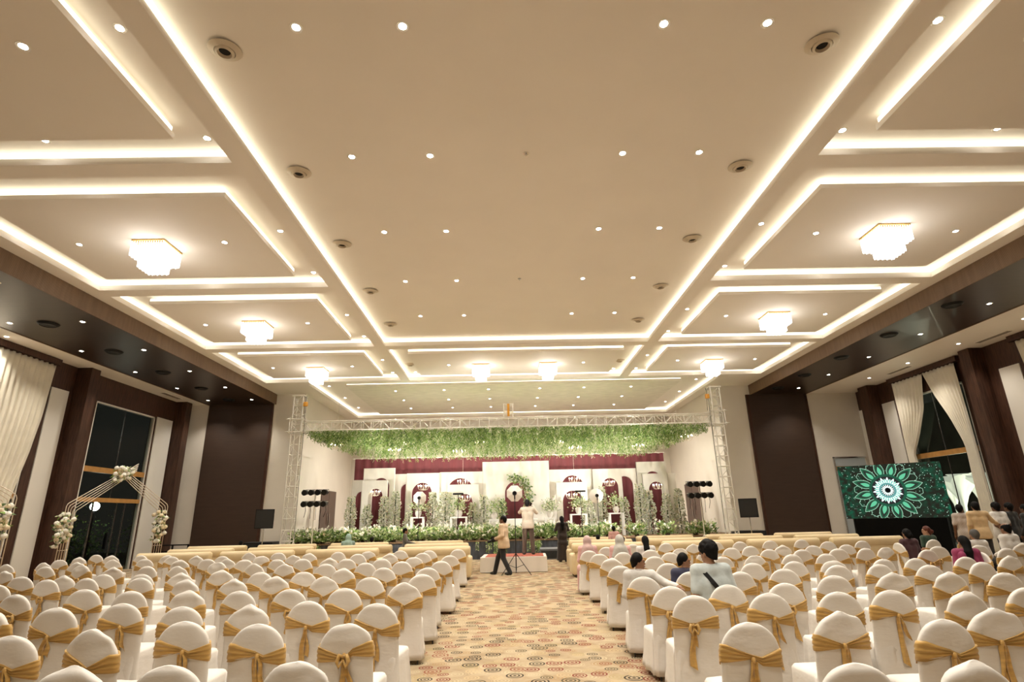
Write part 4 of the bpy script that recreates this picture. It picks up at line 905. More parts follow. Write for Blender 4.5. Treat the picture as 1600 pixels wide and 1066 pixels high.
octa(.26, 18.45, 2.42, .27, 8, 'octagonal white studio light on a black tripod before the camera platform'); octa(-3.62, 23.9, 2.53, .28, 8, 'octagonal white studio light on a black pole behind the left sofas'); octa(3.68, 23.4, 2.45, .29, 16, 'round white studio light on a black pole behind the right sofas')
for x, lb in ((-2.0, 'left'), (3.07, 'right')):
    o = empty('light_bar_stand', (x, 23.8, 0)); tag(o, 'thin black light bar on a pole before the flowers, %s of the aisle' % lb, 'studio light')
    MB().rbox(-.22, .22, -.06, .06, 2.62, 2.69, .02).build('light_bar', M_BLACK, o, 40); MB().tube([(.0, 0, .1), (.0, 0, 2.62)], .014, 6).build('pole', M_BLACK, o)
    for k in range(3): a = 2*PI*k/3; MB().tube([(0, 0, .6), (math.cos(a)*.5, math.sin(a)*.5, .012)], .011, 6).build('leg', M_BLACK, o)
o = empty('floor_monitor', (1.72, 24.6, 0)); tag(o, 'grey wedge floor monitor before the stage skirt', 'speaker')
MB().prism([(-.3, 0), (.3, 0), (.3, .3), (.0, .46), (-.3, .40)], .75, 'X', -.37).build('cabinet', mat('grey monitor', (.10, .10, .105), .6), o)
MB().box(-.33, .33, -.305, -.298, .05, .33).build('grille', M_MESHB, o)
# camera platform
o = empty('camera_platform', (.22, 19.95, 0), -.04); tag(o, 'low platform with red carpet top and white pleated skirt in the aisle', 'platform')
MB().box(-1.02, 1.02, -.8, .8, .02, .44).build('frame', M_BLACK, o); MB().box(-1.05, 1.05, -.83, .83, .44, .465).build('deck_edge', M_TABLEW, o)
MB().box(-.92, .98, -.72, .78, .465, .475).build('carpet', mat('red patterned rug', (.32, .075, .045), .9, noise_amt=.5, noise_scale=9), o)
pleat_strip([(-1.07, .84), (-1.07, -.85), (1.07, -.85), (1.07, .84)], .015, .46, .032, 9).build('skirt', mat('white platform skirt', (.78, .72, .64), .75), o, 70)
# ================================================================= LED SCREEN
scr = empty('led_screen', (13.45, 19.85, 1.37), math.atan2(19.0-20.7, 14.72-12.18)); tag(scr, 'large led screen showing a green and white mandala on black', 'screen')
SW, SH = 3.06, 1.82
MB().box(-SW/2, SW/2, .0, .10, 0, SH).build('panel', M_BLACK, scr)
def scrm(name, col, s): return emitter('screen '+name, col, s)
def display_mat():
    m = emitter('screen picture', (.013, .014, .011), 1.0); nt = m.node_tree; e_ = [n for n in nt.nodes if n.type == 'EMISSION'][0]
    tc = nt.nodes.new('ShaderNodeTexCoord'); n = nt.nodes.new('ShaderNodeTexNoise'); n.inputs['Scale'].default_value = 5.5; n.inputs['Detail'].default_value = 7; nt.links.new(tc.outputs['Object'], n.inputs['Vector'])
    sp = nt.nodes.new('ShaderNodeSeparateXYZ'); nt.links.new(tc.outputs['Object'], sp.inputs[0]); ab = nt.nodes.new('ShaderNodeMath'); ab.operation = 'ABSOLUTE'; nt.links.new(sp.outputs[0], ab.inputs[0])
    r = nt.nodes.new('ShaderNodeMapRange'); r.inputs[1].default_value = .5; r.inputs[2].default_value = 1.6; nt.links.new(ab.outputs[0], r.inputs[0])
    q = nt.nodes.new('ShaderNodeMapRange'); q.inputs[1].default_value = .42; q.inputs[2].default_value = .72; nt.links.new(n.outputs[0], q.inputs[0])
    mu = nt.nodes.new('ShaderNodeMath'); mu.operation = 'MULTIPLY'; nt.links.new(r.outputs[0], mu.inputs[0]); nt.links.new(q.outputs[0], mu.inputs[1])
    cr = nt.nodes.new('ShaderNodeValToRGB'); el = cr.color_ramp.elements; el[0].color = (.015, .016, .011, 1); el[1].position = .8; el[1].color = (.008, .085, .045, 1); nt.links.new(mu.outputs[0], cr.inputs[0]); nt.links.new(cr.outputs[0], e_.inputs[0]); return m
MB().box(-SW/2+.004, SW/2-.004, -.004, 0, .004, SH-.004).build('display', display_mat(), scr)
CU, CV = -.12, SH/2+.02
def flat(polys, name, m, lay):
    b = MB()
    for p in polys:
        p = [(max(-SW/2+.01, min(SW/2-.01, CU+u)), max(.01, min(SH-.01, CV+v))) for u, v in p]
        b.add([(u, -.004-.001*lay, v) for u, v in p], [tuple(range(len(p)))])
    return b.build(name, m, scr, fix=False)
def petal(a, r0, r1, w, n=7):
    pts = []
    for k in range(n+1): t = k/n; pts.append((r0+(r1-r0)*t, w*math.sin(PI*min(1, t*.95+.05))**.8*(1-t*.35) if k < n else 0))
    pts = [(r, h) for r, h in pts]+[(r, -h) for r, h in pts[-2::-1]]
    return [(r*math.cos(a)-h*math.sin(a), r*math.sin(a)+h*math.cos(a)) for r, h in pts]
def outline(poly, w=.012, closed=True):
    out = []; n = len(poly)
    for i in range(n if closed else n-1):
        (a, b), (c_, d_) = poly[i], poly[(i+1) % n]; L = math.hypot(c_-a, d_-b) or 1; nx, ny = -(d_-b)/L*w/2, (c_-a)/L*w/2
        out.append([(a+nx, b+ny), (c_+nx, d_+ny), (c_-nx, d_-ny), (a-nx, b-ny)])
    return out
def ring(r0, r1, n=40): return [[(r0*math.cos(a), r0*math.sin(a)), (r1*math.cos(a), r1*math.sin(a)), (r1*math.cos(b), r1*math.sin(b)), (r0*math.cos(b), r0*math.sin(b))] for a, b in [(2*PI*k/n, 2*PI*(k+1)/n) for k in range(n)]]
def disc(r, n=28, c=(0, 0)): return [[(c[0]+r*math.cos(2*PI*k/n), c[1]+r*math.sin(2*PI*k/n)) for k in range(n)]]
A12 = [2*PI*k/12+.2 for k in range(12)]; A24 = [a+PI/12 for a in A12]
rq = random.Random(4)
flat([q for a in A24 for q in outline([(r*math.cos(a+t), r*math.sin(a+t)) for r, t in ((.62, -.13), (.9, -.15), (1.0, -.07), (1.0, .07), (.9, .15), (.62, .13))], .010, False)], 'arc_lines', scrm('line', (.35, .62, .45), 1.0), 1)['kind'] = 'stuff'
M_L1, M_P1, M_P2, M_P3 = scrm('line', (.35, .62, .45), 1.0), scrm('petal', (.022, .095, .05), 1.0), scrm('dark2', (.020, .030, .022), 1.0), scrm('mint', (.10, .42, .24), 1.0)
for a in A12:
    pt = flat([petal(a, .46, 1.06, .155)], 'petal', M_P1, 2)
    for nm, pl, mm, ly in (('petal_outline', outline(petal(a, .46, 1.06, .165), .012), M_L1, 3), ('petal_inner', [petal(a, .52, .95, .115)], M_P2, 4), ('petal_heart', [petal(a, .53, .83, .075)], M_P3, 5)):
        flat(pl, nm, mm, ly).parent = pt
flat(ring(.47, .55), 'green_ring', scrm('ring', (.015, .07, .04), 1.0), 6); flat(disc(.47), 'dark_disc', scrm('dark', (.02, .02, .02), 1.0), 7)
A16 = [2*PI*k/14+.1 for k in range(14)]
for a in A16:
    pt = flat([petal(a, .2, .45, .055)], 'white_petal', scrm('white', (.75, .92, .86), 1.2), 8); flat([petal(a, .25, .39, .025)], 'petal_heart', scrm('heart', (.12, .42, .34), 1.0), 9).parent = pt
    flat([petal(a+PI/14, .2, .40, .05)], 'pale_petal', scrm('pale', (.30, .60, .50), 1.0), 7.5)
flat(ring(.19, .255), 'teal_ring', scrm('tealr', (.10, .26, .25), 1.0), 10)
flat([petal(2*PI*k/18, .08, .2, .02) for k in range(18)], 'star_rays', scrm('white', (.75, .92, .86), 1.2), 11)['kind'] = 'stuff'; flat(disc(.085), 'pupil', scrm('black', (.004, .004, .004), 1.0), 12)
flat([disc(rq.uniform(.005, .013), 6, (rq.uniform(-1.5, 1.65), rq.uniform(-.9, .88)))[0] for _ in range(330)], 'star_dots', scrm('dots', (.45, .75, .58), 1.0), 1.5)['kind'] = 'stuff'
o = empty('screen_stand', (13.45, 19.85, 0), scr.rotation_euler[2]); tag(o, 'black draped stand below the mandala screen', 'stand')
pleat_strip([(-1.35, .3), (-1.30, -.10), (1.35, -.10), (1.4, .3)], .01, 1.37, .03, 5, .5).build('drape', mat('black stand cloth', (.004, .004, .004), .9, spec=.1), o, 60)
for x in (-1.2, 1.2): MB().tube([(x, .2, 0), (x, .2, 1.3)], .03).build('post', M_BLACK, o)
MB().box(-1.3, 1.35, -.02, .25, 1.3, 1.368).build('shelf', M_BLACK, o)
# ================================================================= CURTAINS
M_CURT = mat('ivory curtain', (.70, .645, .53), .75, sheen=.2, noise_amt=.05, noise_scale=3)
def curtain(label, X, sg, prof, n, name='curtain'):
    """prof: list of (z, ya, yb) from top to bottom"""
    o = empty(name, (X, (prof[0][1]+prof[0][2])/2, 0)); tag(o, label, 'curtain', 'ivory window curtains'); yo = o.location[1]
    zs = np.linspace(prof[0][0], prof[-1][0], 34); pz = [p[0] for p in prof][::-1]; ya = np.interp(zs, pz, [p[1] for p in prof][::-1]); yb = np.interp(zs, pz, [p[2] for p in prof][::-1])
    vs = []; fs = []; K = n*6
    for i, z in enumerate(zs):
        wd = abs(yb[i]-ya[i]); amp = min(.09, .030+.035*(1-wd/abs(yb[0]-ya[0])))
        for k in range(K+1):
            s = k/K; vs.append((-sg*(.10+amp*math.sin(2*PI*n*s+.6*math.sin(z))*(1 if .02 < s < .98 else .5)), ya[i]+(yb[i]-ya[i])*s-yo, z))
    for i in range(len(zs)-1):
        for k in range(K): a = i*(K+1)+k; fs.append((a, a+1, a+K+2, a+K+1))
    c_ = MB().add(vs, fs).build('cloth', M_CURT, o, True, fix=False); md = c_.modifiers.new('thick', 'SOLIDIFY'); md.thickness = .012
    MB().box(-.14, .0, min(prof[0][1], prof[0][2])-yo-.02, max(prof[0][1], prof[0][2])-yo+.02, prof[0][0]-.02, prof[0][0]+.2) if 0 else None
    a, b = sorted((prof[0][1]-yo, prof[0][2]-yo)); MB().tube([(-sg*.1, a, prof[0][0]), (-sg*.1, b, prof[0][0])], .02, 6).build('curtain_rail', M_WOOD, o)
    return o
curtain('ivory curtain at the left window nearest the camera', XL+.06, -1, [(7.0, 15.0, 18.5), (5.2, 15.0, 18.42), (4.0, 15.0, 18.25), (2.9, 15.0, 18.02), (1.6, 15.0, 17.75), (.03, 15.0, 17.6)], 16)
curtain('ivory curtain tied back beside the led screen', XR-.06, 1, [(7.0, 24.0, 22.13), (5.6, 24.0, 22.5), (4.6, 24.0, 23.1), (3.9, 23.98, 23.62), (3.6, 23.98, 23.6), (2.2, 24.02, 23.45), (.03, 24.05, 23.4)], 8)
curtain('ivory curtain swept to the near side of the right window', XR-.06, 1, [(7.0, 22.1, 20.42), (6.0, 21.75, 20.42), (5.0, 21.25, 20.42), (4.1, 20.9, 20.42), (3.8, 20.85, 20.42), (2.2, 20.9, 20.38), (.03, 20.95, 20.35)], 8)
curtain('ivory curtain of the near right window at the frame edge', XR-.06, 1, [(7.0, 17.7, 14.5), (4.0, 17.4, 14.5), (.03, 17.3, 14.5)], 14)
struct(MB().box(XL, XL+.25, 14.6, 18.62, 7.02, ZS).build('trim_pelmet_left', M_WOOD)); struct(MB().box(XR-.25, XR, 20.2, 24.2, 7.02, ZS).build('trim_pelmet_right', M_WOOD)); struct(MB().box(XR-.25, XR, 14.2, 17.9, 7.02, ZS).build('trim_pelmet_right_near', M_WOOD))
# ================================================================= FLOWER ARCHES LEFT
M_TUBE = mat('pale gold tube', (.72, .62, .50), .35, metal=.5)
M_ROSE = [M_LEAF[3], M_LEAF[4]]
def rose_cluster(parent, c, size, seed, n=46):
    rs = np.random.RandomState(seed); m = MB()
    P = rs.normal(size=(n, 3))*np.array(size)*.55; P = np.clip(P, -np.array(size), np.array(size))+np.array(c)
    g = link('cluster_leaves', leafmesh('cluster_leaves', np.repeat(P, 3, 0), rs.normal(size=(n*3, 3)), rs.uniform(.1, .2, n*3), rs.uniform(.05, .08, n*3), rs.choice([0, 1, 1, 2], n*3)), parent); g['kind'] = 'stuff'
    for p in P:
        r = rs.uniform(.05, .085); m.cur = int(rs.rand() < .25); m.sphere(p, r, 8, 5, (1, 1, .85)); m.sphere(p+np.array([0, -.02, .02]), r*.7, 6, 4)
    b = m.build('rose_cluster', M_ROSE, parent, True); b['kind'] = 'stuff'
def flower_arch(A, B, hs, hp, label, post=False):
    """five nested tubes: legs at A and B (floor points), straight sides to hs, sloping roof to a crossing peak at hp"""
    ax, ay = A; bx, by = B; o = empty('flower_arch', ((ax+bx)/2, (ay+by)/2, 0), math.atan2(by-ay, bx-ax)); tag(o, label, 'flower arch'); W = math.hypot(bx-ax, by-ay)/2
    for s in (-1, 1):
        for k in range(5):
            x = s*(W-k*.075); pts = [(x, k*.01, .02), (x, k*.01, hs-.12-k*.05), (x-s*.03, k*.01, hs-.04-k*.05), (x-s*.12, k*.01, hs+.03-k*.05)]
            pts.append((.34 if s < 0 else -.05, k*.01+(.03 if s > 0 else 0), hp+(.24 if s < 0 else 0)-k*.06))
            MB().tube(pts, .013, 6).build('tube', M_TUBE, o, True)
        for z in (.12, 1.0): MB().tube([(s*W, .02, z), (s*(W-.3), .02, z)], .01, 5).build('tie_bar', M_TUBE, o)
        MB().box(min(s*(W+.05), s*(W-.36)), max(s*(W+.05), s*(W-.36)), -.2, .24, 0, .02).build('foot_plate', M_TUBE, o)
    rose_cluster(o, (-W-.02, -.08, hs-.85), (.2, .14, .48), 1, 60); rose_cluster(o, (W-.25, -.08, hs-.8), (.16, .14, .5), 2, 56); rose_cluster(o, (-.15, -.08, hp-.1), (.26, .14, .26), 3, 36)
    return o
flower_arch((-14.05, 18.55), (-12.5, 21.4), 2.45, 3.55, 'complete pale gold tube arch with white rose clusters before the dark window')
flower_arch((-15.0, 12.2), (-12.6, 14.9), 2.55, 3.6, 'pale gold tube arch with white roses cut by the left frame edge')
# exterior things seen through the glass
M_TENT = mat('lit white canopy cloth', (.8, .8, .72), .7, emit=(1, .97, .78), estr=.55)
for i, (x, y, z, r) in enumerate([(20.2, 23.6, 2.75, .72), (20.3, 25.4, 2.9, .75), (22.0, 26.3, 3.0, .8), (22.2, 28.3, 3.05, .8), (24.3, 29.2, 3.2, .9)]):
    o = empty('funnel_canopy', (x, y, -.02)); tag(o, 'lit white funnel canopy outside the right window, %s from the camera' % ORD[i+1], 'canopy', 'lit canopies outside')
    n = 32; prof = [(.05, 0, 0), (.05, z*.45, 0), (.08, z*.6, .1), (.2, z*.74, .25), (.55*r, z*.88, .35), (r, z, .38)]
    m = MB().loft([[(q*(1+w*math.cos(8*PI*k/n))*math.cos(2*PI*k/n+i), q*(1+w*math.cos(8*PI*k/n))*math.sin(2*PI*k/n+i), h+.5*w*q*math.cos(8*PI*k/n)) for k in range(n)] for q, h, w in prof], True); m.build('funnel', M_TENT, o, 60)
    l = bpy.data.lights.new('uplight', 'POINT'); l.energy = 140; l.color = (1, .95, .75); s = bpy.data.objects.new('light', l); COL.objects.link(s); s.parent = o; s.location = (.5, -.6, .6)
o = empty('yard_lamp', (-19.6, 27.65, -.02)); tag(o, 'bright round yard lamp outside the left glass doors', 'lamp')
MB().tube([(0, 0, 0), (0, 0, 2.5)], .04, 8).build('post', M_BLACK, o); MB().sphere((0, 0, 2.62), .2, 14, 8).build('globe', emitter('yard lamp globe', (1, .97, .85), 25.0), o, True)
for i, (x, y) in enumerate(((-19.2, 25.2), (-20.3, 28.6), (-19.6, 31.5))):
    o = empty('night_shrub', (x, y, -.02)); tag(o, 'dark shrub in the yard behind the left glass doors, %s from the camera' % ORD[i+1], 'shrub', 'shrubs outside')
    rs = np.random.RandomState(70+i); P = rs.normal(size=(700, 3))*[.4, .4, .5]+[0, 0, .9]; P[:, 2] = np.abs(P[:, 2]); f = link('foliage', leafmesh('foliage', P, rs.normal(size=P.shape), rs.uniform(.08, .2, 700), rs.uniform(.04, .09, 700), rs.choice([0, 1, 1], 700)), o); f['kind'] = 'stuff'; MB().tube([(0, 0, 0), (0, 0, .9)], .03, 6).build('stem', MATS['stem'], o)
for ob in [x for x in bpy.data.objects if x.name.startswith('par_light_rack')]:
    s = -1 if ob.location.x < 0 else 1
    stage_spot(ob, (-s*.13, .22, 2.62), (-s*3.2, 28.8, 2.4), 430, 75); stage_spot(ob, (s*.13, .22, 2.62), (s*4.0, 28.6, 2.2), 330, 80); stage_spot(ob, (0, .22, 2.85), (s*1.5, 26.5, 5.0), 600, 90)
for ob in [x for x in bpy.data.objects if x.name.startswith('studio_light')]:
    l = bpy.data.lights.new('softbox_light', 'AREA'); l.shape = 'DISK'; l.size = .5; l.energy = 60; l.color = (1, .95, .88); s = bpy.data.objects.new('light', l); COL.objects.link(s); s.parent = ob
    z = max(c_.bound_box[i][2] for c_ in ob.children if c_.name.startswith('softbox') for i in range(8)); s.location = (0, .17, z-.28); s.rotation_euler = (PI/2-.05, 0, PI)
struct(MB().box(31, 31.4, 10, 50, 0, 9).build('wall_outside_right', mat('dim olive yard wall', (.10, .105, .075), .8, noise_amt=.3, noise_scale=.8)), 'dim olive building wall outside the right windows')
# low dark tables by the left window
o = empty('dark_railing', (-14.3, 24.9, 0)); tag(o, 'low dark railing beside the right leg of the metal arch', 'railing')
for z in (.35, .6, .85): MB().box(-.5, .9, -.03, .03, z, z+.05).build('rail', M_BLACK, o)
for x in (-.5, .2, .85): MB().box(x, x+.05, -.03, .03, 0, 1.15 if x < 0 else .9).build('post', M_BLACK, o)
# ================================================================= PEOPLE
def surface_nets(F, org, h):
    S = F < 0; nx, ny, nz_ = F.shape
    c8 = [S[i:nx-1+i, j:ny-1+j, k:nz_-1+k] for i in (0, 1) for j in (0, 1) for k in (0, 1)]
    cnt = sum(c.astype(np.int8) for c in c8); act = (cnt > 0) & (cnt < 8)
    idx = -np.ones(act.shape, int); I = np.argwhere(act); idx[act] = np.arange(len(I))
    pos = np.zeros((len(I), 3)); w = np.zeros(len(I))
    corners = [(i, j, k) for i in (0, 1) for j in (0, 1) for k in (0, 1)]
    for a in range(8):
        for b in range(a+1, 8):
            ca, cb = np.array(corners[a]), np.array(corners[b])
            if abs(ca-cb).sum() != 1: continue
            fa = F[I[:, 0]+ca[0], I[:, 1]+ca[1], I[:, 2]+ca[2]]; fb = F[I[:, 0]+cb[0], I[:, 1]+cb[1], I[:, 2]+cb[2]]
            m = (fa < 0) != (fb < 0); t = np.where(m, fa/np.where(m, fa-fb, 1), 0)
            pos += (ca+(cb-ca)*t[:, None])*m[:, None]; w += m
    V = (I+pos/w[:, None])*h+org
    quads = []
    for ax in range(3):
        sl0 = [slice(None)]*3; sl1 = [slice(None)]*3; sl0[ax] = slice(0, -1); sl1[ax] = slice(1, None)
        A, B = S[tuple(sl0)], S[tuple(sl1)]; E = np.argwhere(A != B)
        o1, o2 = [i for i in range(3) if i != ax]
        E = E[(E[:, o1] > 0) & (E[:, o2] > 0) & (E[:, o1] < F.shape[o1]-1) & (E[:, o2] < F.shape[o2]-1)]
        def cell(d1, d2): q = E.copy(); q[:, o1] += d1; q[:, o2] += d2; return idx[q[:, 0], q[:, 1], q[:, 2]]
        q = np.stack([cell(-1, -1), cell(0, -1), cell(0, 0), cell(-1, 0)], 1)
        fl = A[E[:, 0], E[:, 1], E[:, 2]]; fl = ~fl if ax != 1 else fl
        q[fl] = q[fl][:, ::-1]; quads.append(q)
    q = np.concatenate(quads); return V, q[(q >= 0).all(1)]
class Blob:
    """smooth union of tapered capsules and ellipsoids, turned into one closed mesh"""
    def __init__(s, h=.016): s.p = []; s.h = h; s.cut = []
    def cone(s, a, b, ra, rb, k=.03): s.p.append(('c', np.array(a, float), np.array(b, float), ra, rb, k)); return s
    def ell(s, c, r, k=.02): s.p.append(('e', np.array(c, float), np.array(r, float), 0, 0, k)); return s
    def sub(s, kind, *a): s.cut.append((kind, *a)); return s
    def mesh(s, name, m):
        lo = np.min([np.minimum(p[1], p[2])-max(p[3], p[4]) if p[0] == 'c' else p[1]-p[2] for p in s.p], 0)-.05
        hi = np.max([np.maximum(p[1], p[2])+max(p[3], p[4]) if p[0] == 'c' else p[1]+p[2] for p in s.p], 0)+.05
        n = np.ceil((hi-lo)/s.h).astype(int)+1; F = np.full(n, 9.0)
        ax = [lo[i]+s.h*np.arange(n[i]) for i in range(3)]
        for t, a, b, ra, rb, k in s.p:
            if t == 'c': l, u = np.minimum(a, b)-max(ra, rb)-.06, np.maximum(a, b)+max(ra, rb)+.06
            else: l, u = a-b-.06, a+b+.06
            i0 = np.clip(np.floor((l-lo)/s.h).astype(int), 0, n); i1 = np.clip(np.ceil((u-lo)/s.h).astype(int)+1, 0, n)
            X, Y, Z = np.meshgrid(*[ax[i][i0[i]:i1[i]] for i in range(3)], indexing='ij'); P = np.stack([X, Y, Z], -1)
            if t == 'c':
                d = b-a; L2 = max(d@d, 1e-9); q = np.clip(((P-a)@d)/L2, 0, 1); D = np.linalg.norm(P-a-q[..., None]*d, axis=-1)-(ra+(rb-ra)*q)
            else:
                k0 = np.linalg.norm((P-a)/b, axis=-1); k1 = np.linalg.norm((P-a)/(b*b), axis=-1); D = k0*(k0-1)/(k1+1e-9)
            sl = tuple(slice(i0[i], i1[i]) for i in range(3)); G = F[sl]
            if k > 0: hh = np.clip(.5+.5*(G-D)/k, 0, 1); F[sl] = np.where(G > 5, np.minimum(G, D), G*(1-hh)+D*hh-k*hh*(1-hh))
            else: F[sl] = np.minimum(G, D)
        for c in s.cut:
            X, Y, Z = np.meshgrid(*ax, indexing='ij')
            if c[0] == 'plane': D = (X-c[1][0])*c[2][0]+(Y-c[1][1])*c[2][1]+(Z-c[1][2])*c[2][2]       # keeps the side opposite to the normal
            else: P = np.stack([X, Y, Z], -1); k0 = np.linalg.norm((P-np.array(c[1]))/np.array(c[2]), axis=-1); k1 = np.linalg.norm((P-np.array(c[1]))/np.array(c[2])**2, axis=-1); D = -k0*(k0-1)/(k1+1e-9)
            F = np.maximum(F, D)
        V, Q = surface_nets(F, lo, s.h)
        me = bpy.data.meshes.new(name); me.from_pydata(V.tolist(), [], Q.tolist()); me.materials.append(m); fixn(me); shade(me, True); return me
SKIN = {'brown': mat('brown skin', (.27, .135, .075), .5), 'tan': mat('tan skin', (.40, .215, .13), .5), 'dark': mat('dark skin', (.16, .075, .042), .5)}
HAIRM = {'black': mat('black hair', (.005, .0045, .0045), .6, spec=.12), 'grey': mat('greying hair', (.07, .065, .06), .6), 'red': mat('reddish hair', (.10, .028, .018), .45, spec=.25)}
def cloth(name, col, rough=.75, stripes=None):
    if name in MATS: return MATS[name]
    if stripes: return striped(name, col, stripes, 'X', 16.0, rough, .05, 2.0)
    return mat(name, col, rough, sheen=.15, noise_amt=.12, noise_scale=9, bump=.6, bump_scale=7)
def v3(*a): return np.array(a, float)
def person(label, loc, rz, pose='stand', H=1.70, skin='brown', hair='short', hairc='black', top=None, sleeve='long', bottom=None, hem=.80, shoes=None, arms=None, head=(0, 0), lean=0.0, legs=None, scarf=None, skirt=False, vox=.015, build=1.0, extra=None, hair_vol=1.0):
    """local frame: looks to +Y, feet (or the floor under the seat) at the origin"""
    s = H/1.70*(.97 if pose == 'sit' else 1.0); J = {}
    if pose == 'sit':
        dz = -.35
        J.update(hipL=v3(-.09, 0, .90+dz), hipR=v3(.09, 0, .90+dz), kneeL=v3(-.12, .42, .91+dz), kneeR=v3(.12, .42, .91+dz), ankL=v3(-.12, .42, .09), ankR=v3(.12, .42, .09))
    else:
        dz = 0; J.update(hipL=v3(-.09, 0, .90), hipR=v3(.09, 0, .90), kneeL=v3(-.10, .02, .49), kneeR=v3(.10, .02, .49), ankL=v3(-.11, -.02, .085), ankR=v3(.11, -.02, .085))
    for k, q in (legs or {}).items(): J[k] = v3(*q)
    def up(x, y, z):                         # torso point with forward lean about the hips
        zz = z-.92; return v3(x, y+zz*math.sin(lean), .92+zz*math.cos(lean)+dz)
    pel, che, nek = up(0, 0, .94), up(0, .0, 1.30), up(0, -.012, 1.47)
    J.update(shL=up(-.175, -.01, 1.41), shR=up(.175, -.01, 1.41), elL=up(-.235, -.03, 1.13), elR=up(.235, -.03, 1.13), wrL=up(-.22, .10, .90), wrR=up(.22, .10, .90))
    if pose == 'sit': J.update(wrL=v3(-.12, .26, 1.03+dz), wrR=v3(.12, .26, 1.03+dz))
    for k, q in (arms or {}).items(): J[k] = up(*q)
    yaw, pit = head; cy, sy, cp, sp = math.cos(yaw), math.sin(yaw), math.cos(pit), math.sin(pit)
    hc = nek+v3(0, .025, .122)
    def hd(x, y, z):                         # head frame: yaw about z, pitch nods forward
        y, z = y*cp+z*sp, -y*sp+z*cp; return hc+v3(x*cy-y*sy, x*sy+y*cy, z)
    root = empty('person', loc, rz); root.scale = (s, s, s); tag(root, label, 'person')
    sk = SKIN[skin]; B = Blob(vox); b_ = build
    def torso(Q, g, z0=.93, z1=1.33):
        for x in (-1, 1): Q.cone(up(x*.065*b_, 0, z0), up(x*.088*b_, .005, z1-.04), .10*b_+g, .088*b_+g, .05); Q.cone(up(x*.088*b_, .0, z1-.05), up(x*.07*b_, -.01, z1+.04), .085*b_+g, .06*b_+g, .06)
        Q.cone(up(0, .03, 1.05), up(0, .02, 1.25), .085*b_+g, .085*b_+g, .05)
    def armp(Q, S, g, to):
        Q.cone(nek-v3(0, 0, .055), J['sh'+S], .062+g, .060+g, .05); Q.cone(J['sh'+S], J['el'+S], .052+g, .041+g, .03)
        if to == 'long': Q.cone(J['el'+S], J['wr'+S], .040+g, .030+g*1.2, .02)
    torso(B, 0); B.cone(nek-v3(0, 0, .06), hc-v3(0, .02, .05), .058, .052, .03)
    # head with jaw, nose, brow, ears
    B.ell(hd(0, -.012, .025), (.078, .098, .098), .03); B.ell(hd(0, .025, -.045), (.056, .066, .066), .04); B.cone(hd(0, .084, .008), hd(0, .094, -.022), .009, .013, .018); B.cone(hd(-.04, .078, .033), hd(.04, .078, .033), .013, .013, .02); B.cone(hd(0, .075, -.088), hd(0, .066, -.09), .018, .018, .02)
    for x in (-1, 1): B.ell(hd(x*.080, -.008, -.005), (.012, .022, .032), .008)
    for S, sg in (('L', -1), ('R', 1)):
        armp(B, S, 0, 'long'); B.cone(J['hip'+S], J['knee'+S], .083*b_, .056, .04); B.cone(J['knee'+S], J['ank'+S], .055, .037, .03)
        f = J['ank'+S]; fd = J.get('foot'+S, v3(sg*.02, .14, -.055)); B.cone(f, f+fd, .036, .028, .02)
        d = J['wr'+S]-J['el'+S]; d /= np.linalg.norm(d); w = J['wr'+S]; side = np.cross(d, v3(0, 0, 1) if abs(d[2]) < .85 else v3(0, 1, 0)); side /= np.linalg.norm(side); pn = np.cross(side, d)
        B.cone(w, w+d*.075, .028, .034, .015)
        for i, (o_, L) in enumerate(((-.027, .062), (-.009, .074), (.009, .07), (.027, .055))):
            q0 = w+d*.085+side*o_; q1 = q0+d*L*.55-pn*.012; B.cone(q0, q1, .0105, .0095, .006); B.cone(q1, q1+d*L*.35-pn*.025, .0095, .008, .006)
        B.cone(w+d*.03+side*.03, w+d*.07+side*.062-pn*.015, .013, .010, .01)
    link('body', B.mesh('body', sk), root)
    for nm, m_, parts in (('eyes', mat('eye', (.02, .015, .012), .3), [(x*.033, .083, .012, .0095) for x in (-1, 1)]), ('mouth', mat('lips', (.22, .07, .055), .5), [(0, .087, -.055, .012), (-.014, .084, -.055, .009), (.014, .084, -.055, .009)])):
        q = MB()
        for x, y, z, r in parts: q.sphere(hd(x, y, z), r, 8, 5, (1.3, 1, .7))
        q.build(nm, m_, root, True)
    if top is not None:
        T_ = Blob(vox); torso(T_, .014, hem, 1.31)
        if pose != 'sit': T_.cone(up(-.075*b_, -.012, hem), up(.075*b_, -.012, hem), .135*b_, .135*b_, .05); T_.cone(up(-.07*b_, -.008, .95), up(.07*b_, -.008, .95), .128*b_, .128*b_, .05)
        for S in 'LR':
            armp(T_, S, .015, sleeve)
            if sleeve == 'short': e = J['sh'+S]+(J['el'+S]-J['sh'+S])*.75; T_.cone(J['sh'+S], e, .066, .064, .03)
        if sleeve == 'short':
            T_.p = [p for p in T_.p if not (p[0] == 'c' and abs(p[3]-.067) < 1e-6)]
        T_.sub('ell', nek+v3(0, .03, .035), (.075, .08, .06)); T_.sub('plane', up(0, 0, hem-.06), (0, -math.sin(lean), -math.cos(lean)))
        link('shirt' if not skirt else 'tunic', T_.mesh('shirt', top), root)
        if sleeve == 'long' and not skirt:
            c_ = MB(); n_ = nek+v3(0, .012, .005); c_.tube([n_+v3(.068*math.cos(t), .062*math.sin(t), -.012*math.sin(t)) for t in np.linspace(0, 2*PI, 15)], .013, 6, False); c_.build('collar', top, root, True)
